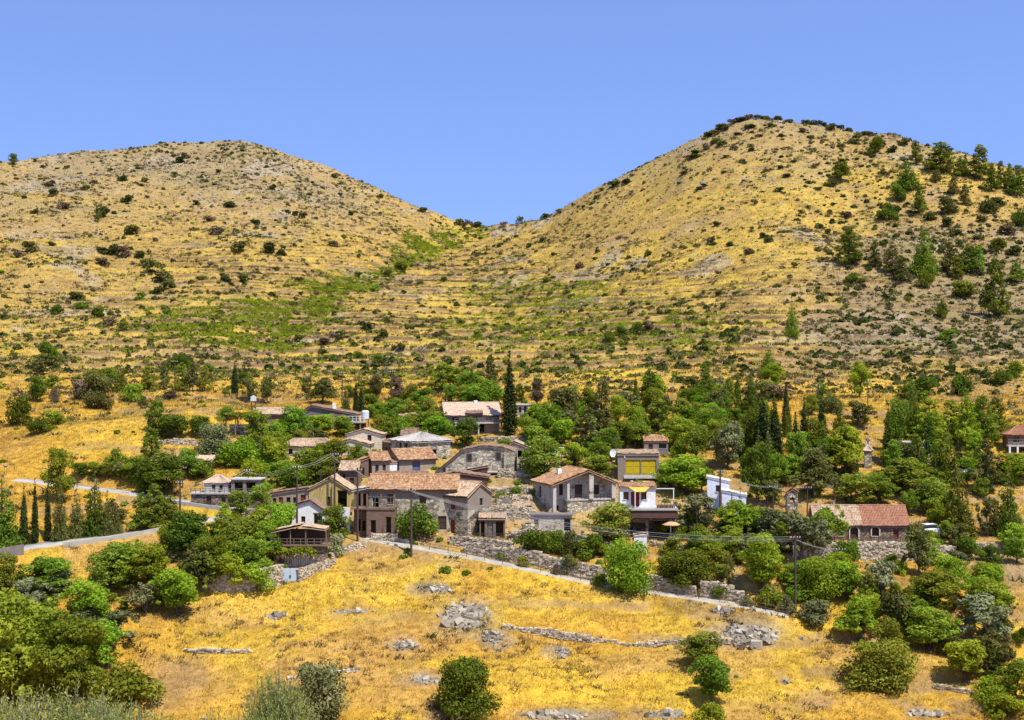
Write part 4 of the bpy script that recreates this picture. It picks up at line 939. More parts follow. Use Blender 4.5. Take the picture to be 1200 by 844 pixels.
# long gabled house upper left
h = House('gabled_house', 'long dark-gabled house with three windows and a tan-roofed wing', 349, 505, 0); k = h.k
h.block(0, 68, 0, 30, 20, M['greywood'], 'gy', 10, 4, M['tile_brown'], f=.24, ops=[('f', 7, 12, 8, 17, 'w'), ('f', 15, 24, 8, 17, 'w'), ('f', 26, 31, 8, 17, 'w'), ('f', 54, 62, 1, 15, 'o')])
h.box('brick_panel', 'brick', 38, 51, -1.2, -.3, -12, 21); h.block(-53, -.5, 6, 32, 20, M['brownwall'], 'gx', 6, 2, M['tile_tan'], ops=[('f', 8, 14, 6, 14, 'w'), ('f', 30, 36, 6, 14, 'w')], wallname='wing_wall')
h.box('terrace_slab', 'concrete', 50, 80, -8, -.3, 9.5, 11.5); h.rail(51, 79, -7.5, 11.5, 6, 6, 'whitewood'); h.box('under_terrace_shade', 'darkwood', 56, 79, -5, 12, -14, 9.3); h.chimney(41, 14, 24, 8, 4)  # dark box under the slab puts the terrace's shade into its colour
for x in (62, 74): h.post(x, -6.5, -14, 9.4, 1.5)
h.antenna(55, 20, 22)
lm(365, 504, 'the long dark-gabled house')
def tank(label, px, py, d, r_, hh, stand, rnd=True):
    p = Vector(((px-CX)/F*d, d, -(py-CY)/F*d)); root = tag(empty('water_tank', p), label, 'water tank'); b = MB()
    if rnd: b.tube([(0, 0, 0), (0, 0, hh*.85), (0, 0, hh*.97), (0, 0, hh)], [r_, r_, r_*.75, r_*.25], 14)
    else: b.box(-r_, r_, -r_*.7, r_*.7, 0, hh); b.box(-r_*.4, r_*.4, -r_*.3, r_*.3, hh+.002, hh+.15)
    b.build('tank', M['tank'], root); s_ = MB()
    for x, y in ((-1, -1), (1, -1), (1, 1), (-1, 1)): s_.bar((x*r_*.8, y*r_*.6, -.01), (x*r_*.8, y*r_*.6, -stand), .08)
    s_.box(-r_, r_, -r_*.7, r_*.7, -.1, -.01); s_.build('stand', M['iron'], root)
tank('white square water tank at left end of tan roof', 297, 470, h.p.y+2, .42, .75, 2.5, False)
tank('round white water tank at right end of the terrace', 428, 491, h.p.y+.5, .62, 1.4, 3, True)
h = House('pergola', 'dark vine-covered pergola left of the tan-roofed wing', 262, 512, 0, 'pergola')
for x in (0, 14, 30): h.post(x, 0, -12, 24, 1.4); h.post(x, 14, -12, 24, 1.4)
b = MB(); k = h.k
for i in range(9): b.bar(((-1+4*i)*k, -2*k, 24.5*k), ((-1+4*i)*k, 16*k, 24.5*k), .1)
h.part('beam', b, 'darkwood'); h.box('low_wall', 'stone_pale', 4, 34, 15, 18, -12, 14); h.rail(2, 30, 0, 10, 4, 6)
lobes = [((i*4*k, 6*k, 26*k), (4.5*k, 9*k, 2.2*k)) for i in range(9)]
o = link('vine', leaves('vine', lobes, 900, .35, 77, mat=M['dark']), h.root)
# white long house and cream gables
h = House('cream_house', 'low cream house with hipped tan roof half hidden by greenery', 331, 538, 2)
h.block(0, 62, 0, 26, 16, M['cream'], 'hip', 7, 2.5, M['tile_tan'], ops=[('f', 7, 12, 5, 12, 'w'), ('f', 26, 30, 5, 12, 'w'), ('f', 33, 37, 1, 12, 'd'), ('f', 41, 52, 1, 12, 'o')])
h.antenna(12, 12, 18)
lm(360, 538, 'the low cream house')
h = House('cream_house', 'cream house of two stacked gables with thin brown eaves', 391, 535, -6)
h.block(0, 42, 0, 24, 15, M['cream'], 'gy', 5.5, 2, M['tile_tan'], f=.47, ops=[('f', 6, 11, 5, 10, 'w'), ('r', 6, 12, 2, 11, 'o'), ('f', 22, 28, 1, 11, 'd')]); h.block(10, 52, 24.5, 50, 25, M['cream'], 'gy', 6, 2, M['tile_tan'], f=.5, ops=[('f', 25, 30, 17, 24, 'w')], wallname='rear_gable_wall')
lm(415, 534, 'the cream house of two gables')
h = House('shed', 'half-buried hut with a low tan roof above the cream gables', 461, 499, 0, 'hut'); h.block(0, 28, 0, 18, 11, M['stone'], 'sf', 3, 1.5, M['tile_tan'], ops=[('f', 18, 24, 1, 8, 'o')])
# ochre house, white gable, shelter
h = House('ochre_house', 'ochre-yellow gabled house with a dusky windowed wing', 362, 596, -3); k = h.k
h.block(0, 47, 0, 36, 24, M['yellow'], 'gy', 13, 3, M['tile_tan'], f=.56, ops=[('f', 34, 45, 2, 21, 'o'), ('f', 22, 25, 3, 14, 'd')]); h.box('porch_pillar', 'yellow', 28, 31.5, -3, -.3, -10, 29)
h.block(-49, -.5, 1, 28, 17, M['pinkish'], 'sl', 7, 2.5, M['tile_brown'], ops=[('f', 6, 10, 3, 12, 'w'), ('f', 13, 18, 0, 13, 'd', 'redwood'), ('f', 22, 27, 4, 13, 'w'), ('f', 30, 35, 3, 13, 'w'), ('f', 39, 45, 1, 16, 'd', 'redwood')], wallname='wing_wall')
h.antenna(10, 20, 28, 14)
lm(385, 594, 'the ochre-yellow house')
h = House('white_house', 'small white gable house with open dark bays below the ochre house', 325, 614, -2)
h.block(0, 56, 0, 26, 16, M['white'], 'gy', 12, 3, M['tile_brown'], f=.7, ops=[('f', 3, 17, 0, 13, 'o'), ('f', 43, 53, 0, 12, 'o'), ('f', 28, 33, 1, 9, 'w')])
h.box('side_wall', 'white', 74, 86, -6, -4, -10, 20)
h = House('timber_shelter', 'open timber shelter with pale sheet roof on a plank-walled base', 311, 662, -2, 'shelter'); k = h.k
h.box('base', 'stone_dark', 10, 70, 1, 20, -14, 22); h.box('deck', 'wood', 6, 74, -3, 22, 22.2, 24)
b = MB()
for i in range(13): x = 23+i*2.7; b.box(x*k, (x+2.2)*k, -.2*k, .8*k, -2*k, 15*k+random.uniform(-.1, .1))
h.part('plank_wall', b, 'greywhite'); h.box('rear_wall', 'darkwood', 8, 72, 18, 20, 24.2, 40); h.box('end_wall', 'tan', 6, 9, -2, 18, 24.2, 38)
for x in (16, 30, 48, 72): h.post(x, -2.4, 24.1, 41, 1.2, 'wood')
h.rail(10, 74, -2.6, 24, 7, 8, 'wood'); b = MB()
b.tiles((-2*k, 22*k, 38*k), (-2*k, -6*k, 38*k), (43*k, -6*k, 48*k), (43*k, 22*k, 48*k), .25, .6, .03, .02); b.tiles((72*k, -5*k, 43*k), (72*k, 22*k, 43*k), (43.5*k, 22*k, 46.5*k), (43.5*k, -5*k, 46.5*k), .25, .6, .03, .02); h.part('roof', b, 'tile_tan')
lobes = [(((2+i*5)*k, -7*k, (17+random.uniform(-2, 2))*k), (5*k, 4*k, 4*k)) for i in range(12)]; link('vine', leaves('vine', lobes, 1000, .3, 78, mat=M['mid']), h.root)
lm(345, 660, 'the open timber shelter')
h = House('metal_gate', 'pale blue-grey sheet gate in the stone wall', 331, 682, 2, 'gate'); k = h.k
h.box('leaf', 'gate', 0, 8.8, 0, .8, 0, 16); h.box('leaf', 'gate', 9.2, 18, 0, .8, 0, 16); h.box('latch', 'iron', 8, 10, -.6, -.02, 5, 8)
lm(340, 682, 'the pale blue gate')
# left: terrace house by the road, shed
h = House('terrace_house', 'stone terrace house with small pink-roofed white room by the upper road', 224, 592, -4)
h.block(0, 80, 0, 18, 13, M['stone_dark'], 'flat', 0, 2, M['concrete'], ops=[('f', 18, 24, 0, 11, 'd'), ('f', 36, 41, 3, 9, 'w'), ('f', 56, 62, 3, 10, 'w')])
h.block(14, 42, 6, 30, 12, M['greywhite'], 'hip', 7, 2, M['tile_pink'], z0=14.5, deep=0, ops=[('f', 9, 13, 3, 9, 'w'), ('f', 18, 22, 3, 9, 'w')], wallname='upper_wall'); h.block(46, 80, 6, 28, 15, M['mauve'], 'flat', 0, 2, M['metal'], z0=14.5, deep=0, ops=[('f', 4, 14, 0, 12, 'o'), ('f', 18, 29, 0, 12, 'o')], wallname='upper_room')
h.rail(0, 80, -1, 14.6, 5, 14, 'greywood')
lm(255, 590, 'the upper road terrace house')
h = House('shed', 'dark red shed with a wide pale pink roof above the upper road', 178, 554, 0, 'shed'); h.block(0, 68, 0, 24, 14, M['maroon'], 'sf', 4, 3, M['tile_pink'], ops=[('f', 50, 58, 1, 11, 'd', 'redwood'), ('f', 30, 36, 4, 10, 'w')])
lm(215, 552, 'the dark red shed')

# ---- walls of loose stone
stone_wall('long high rubble retaining wall along the railed footpath', [(545, 647), (600, 659), (690, 680), (760, 690.5), (815, 699)], [13, 20, 22, 21, 12], jag=.22)
stone_wall('short rubble wall end between bushes by the footpath', [(822, 699), (845, 702), (872, 705)], [18, 20, 9])
stone_wall('buttressed rubble terrace wall under the church', [(930, 652), (970, 655), (1020, 657), (1075, 657), (1118, 654)], [16, 20, 22, 21, 13])
stone_wall('ruined stone wall behind the plank shed', [(576, 609), (600, 609), (626, 608)], [20, 23, 18], jag=.3)
stone_wall('broken stone wall stub right of the plank shed', [(597, 632), (612, 632), (628, 631)], [12, 22, 16], jag=.5)
stone_wall('stone garden wall in front of the plank shed', [(528, 637), (545, 640), (575, 645), (600, 650)], [9, 12, 14, 14])
stone_wall('rubble terrace wall shaded by trees left of the blue gate', [(236, 690), (262, 692), (292, 693), (330, 685)], [14, 20, 24, 24])
stone_wall('stone wall end right of the blue gate', [(350, 682), (368, 672), (392, 660)], [14, 12, 6], jag=.3)
stone_wall('low dry-stone wall crossing middle of the golden field', [(590, 737), (640, 743), (690, 752), (738, 758)], [6, 8, 8, 6], jag=.4, name='dry_stone_wall')
stone_wall('low dry-stone wall continuing right across the golden field', [(744, 757), (790, 754), (830, 752), (868, 752)], [7, 7, 6, 4], jag=.5, name='dry_stone_wall')
stone_wall('short dry-stone wall in the grass on the left of the field', [(217, 763), (250, 766), (294, 764)], [5, 7, 5], jag=.5, name='dry_stone_wall')
stone_wall('collapsed dry-stone wall behind the near olive tree', [(338, 796), (380, 790), (420, 786)], [5, 6, 5], jag=.6, name='dry_stone_wall')
stone_wall('short dry-stone wall at the right foot of the field', [(1095, 806), (1115, 808), (1138, 813)], [5, 7, 4], jag=.5, name='dry_stone_wall')
stone_wall('old terrace wall below the vine pergola', [(182, 520), (215, 522), (250, 523)], [6, 8, 6], jag=.4)
stone_wall('old terrace wall right of the round grey-green tree', [(272, 532), (300, 533)], [10, 8], jag=.4)
stone_wall('rubble field wall on the bank below the cream field right of church', [(1130, 640), (1165, 643), (1198, 640)], [5, 7, 6], jag=.5)
for i, (a, b_, w, hh, n_, s_, lb) in enumerate([(545, 722, 74, 36, 120, .8, 'largest grey bedrock outcrop in the upper middle of the field'), (512, 690, 46, 13, 40, .7, 'narrow rock outcrop just below the footpath'), (878, 745, 78, 32, 110, .8, 'wide pale rock outcrop right of the long dry-stone wall'),
    (577, 748, 30, 20, 34, .6, 'small rock outcrop at the left end of the dry-stone wall'), (474, 757, 34, 13, 30, .6, 'small rock outcrop below the largest one'), (500, 797, 44, 12, 34, .6, 'flat rock patch left of the big dark field bush'), (650, 839, 96, 10, 60, .7, 'long flat rock ledge at the bottom of the field'),
    (660, 766, 22, 12, 20, .5, 'small rock patch below the middle dry-stone wall'), (848, 716, 32, 12, 26, .5, 'rock patch between footpath and pale outcrop'), (921, 800, 16, 5, 12, .6, 'tiny rock heap left of the big field bush on the right'), (1088, 836, 60, 10, 40, .6, 'rocky ledge at the bottom right of the field'),
    (325, 722, 30, 8, 22, .6, 'small rock patch below the blue gate'), (413, 717, 60, 6, 24, .5, 'thin line of stones in the grass below the gate'), (780, 838, 60, 12, 40, .7, 'rock ledge left of the lowest small trees')]): outcrop(lb, a, b_, w, hh, n_, s_)

strip_wall('roadside_wall', 'pale concrete parapet along the near edge of the lower road', [(74, 642), (110, 638), (150, 633), (190, 626), (214, 618)], 6, 'path')
strip_wall('roadside_wall', 'dark grey roadside wall at the far left of the lower road', [(-30, 661), (0, 653), (28, 650)], 12, 'concrete_dark')
strip_wall('roadside_wall', 'whitish parapet along the near edge of the upper road', [(200, 591), (240, 597), (300, 604)], 5, 'concrete')
stone_wall('stone terrace wall between the porch house and the long stone house', [(640, 632), (690, 641), (726, 648)], [9, 13, 10], jag=.2)
stone_wall('rough stone wall below the big ruinous house', [(572, 590), (600, 592), (622, 588)], [9, 12, 8], jag=.4)
stone_wall('short stone wall under the ochre house', [(388, 655), (408, 646), (428, 640)], [8, 9, 7], jag=.3)
stone_wall('ruined wall stub behind the maroon lean-to shed', [(584, 560), (600, 561), (622, 559)], [12, 16, 8], jag=.5)
stone_wall('broken wall above the terrace beside the two-storey house', [(580, 578), (604, 581), (632, 578)], [8, 12, 10], jag=.5)
stone_wall('rough wall at the foot of the long stone house', [(436, 634), (455, 633), (478, 637)], [8, 12, 6], jag=.4)
stone_wall('stone terrace wall below the chalet', [(560, 518), (590, 519), (622, 516)], [6, 8, 6], jag=.3)
stone_wall('stone terrace wall above the yellow-shuttered house', [(690, 548), (705, 550), (722, 549)], [6, 8, 6], jag=.3)
stone_wall('low rubble wall behind the white masonry booth', [(762, 640), (790, 645), (825, 648)], [8, 10, 8], jag=.4)
stone_wall('terrace wall beneath the low cream house', [(322, 552), (345, 556), (376, 554)], [8, 9, 7], jag=.3)
h = House('shed', 'long low lean-to with rolled tan roof behind the long stone house roof', 440, 566, -3, 'shed'); h.block(0, 60, 0, 16, 9, M['brownwall'], 'sf', 3, 2, M['tile_brown'], ops=[('f', 10, 16, 1, 7, 'o')])
h = House('shed', 'small tan-roofed stone shed between ruin wall and porch house', 603, 606, 4, 'shed'); h.block(0, 20, 0, 14, 13, M['stone'], 'sf', 3, 2, M['tile_tan'], ops=[('f', 6, 12, 0, 10, 'o')])
h = House('shed', 'grey plank shed with rusty roof left of the white gable house', 300, 622, 3, 'shed'); h.block(0, 20, 0, 14, 13, M['greywood'], 'sf', 3, 2, M['tile_brown'], ops=[('f', 6, 12, 0, 10, 'd', 'wood')])
def laundry(label, px, py, cols_):
    p = ground(px, py); root = tag(empty('washing_line', p), label, 'washing line'); b = MB()
    for x in (-2, 2): b.tube([(x, 0, -.4), (x, 0, 1.9)], .04, 6)
    b.tube([(-2, 0, 1.85), (0, 0, 1.75), (2, 0, 1.85)], .012, 4); b.build('line', M['iron'], root)
    for i, m_ in enumerate(cols_):
        c = MB(); x = -1.6+i*.9; c.box(x, x+.6, -.015, .015, .9+.1*(i % 3), 1.74); c.build('cloth', M[m_], root)
laundry('washing line with white and coloured cloths before the timber shelter', 312, 655, ['tank', 'whitewood', 'tank']); laundry('washing line with cloths beside the white gabled annexe', 398, 612, ['tank', 'fabric', 'whitewood', 'canvas'])
h = House('village_house', 'brown mud-walled house squeezed between ochre house and the gabled row', 398, 574, -6); h.block(0, 21, 0, 24, 24, M['brownwall'], 'gx', 8, 2.5, M['tile_tan'], ops=[('f', 3, 7, 9, 18, 'w'), ('f', 12, 17, 1, 14, 'd')])
h = House('ruined_house', 'roofless stone ruin with empty windows right of the big ruinous house', 606, 556, 6); h.block(0, 26, 0, 16, 17, M['ruin'], noroof=True, ops=[('f', 4, 9, 5, 13, 'o'), ('f', 15, 21, 0, 13, 'o')])
h = House('village_house', 'low stone house with brown roof tucked under the chalet terrace', 470, 521, -4); h.block(0, 30, 0, 20, 12, M['stone'], 'gx', 6, 2.5, M['tile_brown'], ops=[('f', 5, 9, 3, 9, 'w'), ('f', 16, 21, 0, 10, 'd')])
h = House('ruined_house', 'crumbling stone shell above the plank shed and rubble wall', 582, 600, 3); h.block(0, 18, 0, 12, 15, M['ruin'], noroof=True, ops=[('f', 5, 11, 0, 11, 'o')])
# ---- footpath railing, poles, wires
A = ROADS['footpath']['A']; T = np.gradient(A, axis=0); T[:, 2] = 0; T /= np.linalg.norm(T, axis=1)[:, None]+1e-9; E = A+np.stack([T[:, 1], -T[:, 0], 0*T[:, 0]], 1)*(ROADS['footpath']['w']/2+.1)
E = E[np.searchsorted(CX+F*E[:, 0]/E[:, 1], 500):]; o0 = Vector(E[0]); root = tag(empty('path_railing', o0), 'thin grey iron railing along the edge of the footpath', 'railing')
for zz in (.95, .55): b = MB(); b.tube([Vector(p)+Vector((0, 0, zz))-o0 for p in E[::3]], .03, 5); b.build('rail', M['iron'], root)
pm = MB(); pm.box(-.035, .035, -.035, .035, -.3, 1.0); po = pm.build('post', M['iron'], root)
for i, p in enumerate(E[::3]):
    o = po if i == 0 else po.copy()
    if i: COL.objects.link(o); o.parent = root
    o.location = Vector(p)-o0
POLES = [(482, 652, 572, 'wooden utility pole in the grass below the long stone house'), (932, 718, 627, 'tall wooden utility pole at the right end of the footpath'), (985, 674, 641, 'short wooden pole below the church wall'), (348, 634, 545, 'utility pole in front of the ochre house wing'),
 (392, 603, 530, 'utility pole before the ochre gable'), (419, 634, 548, 'dark utility pole beside the balcony of the long stone house'), (844, 606, 550, 'dark utility pole in front of the bluish-white house'), (906, 606, 568, 'utility pole left of the bell tower'), (946, 608, 569, 'utility pole right of the bell tower'),
 (211, 619, 563, 'utility pole where the two roads meet'), (214, 572, 546, 'thin lamp pole above the upper road'), (178, 580, 558, 'short pole beside the upper road trees'), (291, 594, 549, 'utility pole behind the terrace house'), (205, 457, 422, 'utility pole among the terrace pines on the left hill foot'),
 (401, 470, 435, 'utility pole above the long dark-gabled house'), (459, 480, 434, 'utility pole beside the rust-brown tree'), (1017, 480, 447, 'utility pole on the golden field behind the pines'), (959, 478, 450, 'utility pole at left edge of the golden upper field')]
TOPS = {}
for px, pb, pt, lb in POLES:
    p = ground(px, pb); hh = (pb-pt)*p.y/F; root = tag(empty('utility_pole', p), lb, 'utility pole', 'utility poles in the village'); r_ = .13 if hh > 6 else .09
    b = MB(); b.tube([(0, 0, -.8), (0, 0, hh*.5), (0, 0, hh)], [r_*1.15, r_, r_*.75], 8); b.build('pole', M['pole'], root)
    b = MB(); b.bar((-.55, -.12, hh-.35), (.55, -.12, hh-.35), .09); b.build('crossarm', M['pole'], root)
    b = MB()
    for x in (-.5, -.2, .2, .5): b.tube([(x, -.12, hh-.3), (x, -.12, hh-.14)], [.04, .05], 6)
    b.build('insulator', M['dish'], root); TOPS[px] = p+Vector((0, -.12, hh-.2))
def wire(a, c, sag, lb):
    b = MB(); pts = [a.lerp(c, i/24)-Vector((0, 0, sag*4*(i/24)*(1-i/24)))-a for i in range(25)]; b.tube(pts, .02, 4)
    o = b.build('overhead_wire', M['wire']); o.location = a; tag(o, lb, 'wire', 'overhead wires')
for i, dx in enumerate((-.5, -.2, .2, .5)):
    D_ = Vector((dx, 0, -.16*i)); wire(TOPS[482]+D_, TOPS[932]+D_, 1.7+.1*i, 'overhead wire sagging from the grass-field pole to the tall pole by the footpath')
    if i < 2: wire(TOPS[932]+D_, TOPS[985]+D_, .4, 'overhead wire from the tall footpath pole to the short pole under the church'); wire(TOPS[482]+D_, TOPS[419]+D_, .5, 'overhead wire from the grass-field pole to the balcony pole'); wire(TOPS[419]+D_, TOPS[392]+D_, .4, 'overhead wire from the balcony pole to the ochre gable pole'); wire(TOPS[392]+D_, TOPS[348]+D_, .4, 'overhead wire between the two poles of the ochre house')
    if i < 2: wire(TOPS[348]+D_, TOPS[291]+D_, .8, 'overhead wire from the ochre house to the terrace house pole'); wire(TOPS[291]+D_, TOPS[211]+D_, .9, 'overhead wire from the terrace house to the road junction pole'); wire(TOPS[844]+D_, TOPS[906]+D_, .6, 'overhead wire from the bluish-white house to the bell tower pole'); wire(TOPS[906]+D_, TOPS[946]+D_, .3, 'overhead wire passing behind the bell tower')
# ---- parked cars
def car(label, px, py, yaw):
    p = ground(px, py); root = tag(empty('parked_car', p, R(yaw)), label, 'car', 'white cars parked in the village')
    def loft(secs):
        b = MB(); n = len(secs[0]); vs = [v for s_ in secs for v in s_]; fs = [(i*n+j, i*n+(j+1) % n, (i+1)*n+(j+1) % n, (i+1)*n+j) for i in range(len(secs)-1) for j in range(n)]; fs += [tuple(range(n))[::-1], tuple((len(secs)-1)*n+j for j in range(n))]; b.add(vs, fs); return b
    def sec(x, w, z0, z1): return [(x, -w, z0), (x, w, z0), (x, w*1.03, (z0+z1)/2), (x, w*.9, z1), (x, -w*.9, z1), (x, -w*1.03, (z0+z1)/2)]
    loft([sec(-2.1, .72, .35, .75), sec(-1.95, .82, .25, .9), sec(-.9, .86, .22, .98), sec(1., .86, .22, .98), sec(1.9, .82, .25, .85), sec(2.1, .7, .35, .68)]).build('body', M['carwhite'], root)
    loft([sec(-1.85, .72, .93, .97), sec(-1.35, .68, .93, 1.4), sec(.2, .68, .97, 1.45), sec(1.05, .72, .93, .99)]).build('window', M['glass'], root)
    loft([sec(-1.4, .66, 1.41, 1.44), sec(-.6, .68, 1.46, 1.5), sec(.15, .66, 1.46, 1.49), sec(.3, .62, 1.42, 1.45)]).build('roof', M['carwhite'], root)
    for x in (-1.3, 1.3):
        for y in (-.8, .8):
            b = MB(); b.tube([(x, y-.1, .32), (x, y+.1, .32)], .33, 14); w = b.build('wheel', M['tyre'], root); b = MB(); b.tube([(x, y-.115, .32), (x, y+.115, .32)], .19, 10); b.build('rim', M['dish'], w)
    for y in (-.55, .55): b = MB(); b.box(2.03, 2.09, y-.14, y+.14, .6, .72); b.build('headlight', M['glass'], root)
car('white car parked at the right end of the church', 1094, 627, 12); car('white car parked between dark pines in the right grove', 1127, 557, 5); car('white car parked above the small mauve balcony house', 762, 517, 8); car('white car half hidden by bright trees behind the porch house', 659, 536, -5)
# ------------------------------------------------------------------ trees and bushes standing one by one
lm(597, 509, 'the tall cypress'); lm(80, 632, 'the lower road'); lm(120, 574, 'the left end of the upper road'); lm(735, 690, 'the bend of the footpath'); lm(930, 716, 'the tall pole by the footpath')
lm(25, 480, 'the far left field edge'); lm(120, 460, 'the knoll on the left'); lm(215, 456, 'the pole on the left hill foot'); lm(300, 468, 'the white square water tank'); lm(440, 470, 'the utility pole above the cream gables')
lm(1120, 520, 'the pine grove on the right'); lm(910, 500, 'the dark cypress clump'); lm(1110, 460, 'the golden upper field'); lm(820, 480, 'the slope above the yellow-shuttered house'); lm(690, 490, 'the slope above the porch house')
lm(1060, 720, 'the gully right of the golden field'); lm(1160, 740, 'the bottom right corner'); lm(60, 700, 'the gully at the lower left'); lm(130, 740, 'the left edge of the golden field'); lm(540, 800, 'the lower golden field'); lm(835, 800, 'the lower golden field'); lm(1035, 800, 'the lower golden field')
lm(1110, 220, 'the pine crest of the right hill'); lm(1060, 310, 'the right hill face'); lm(1150, 340, 'the right hill face'); lm(930, 390, 'the terraces of the right hill'); lm(500, 425, 'the foot of the saddle'); lm(16, 192, 'the left hill skyline')
T_ = []
def tr(s):
    for ln in s.strip().splitlines():
        for it in ln.split(';'):
            q = it.split()
            if q: T_.append((q[0], q[1], *map(float, q[2:6])))
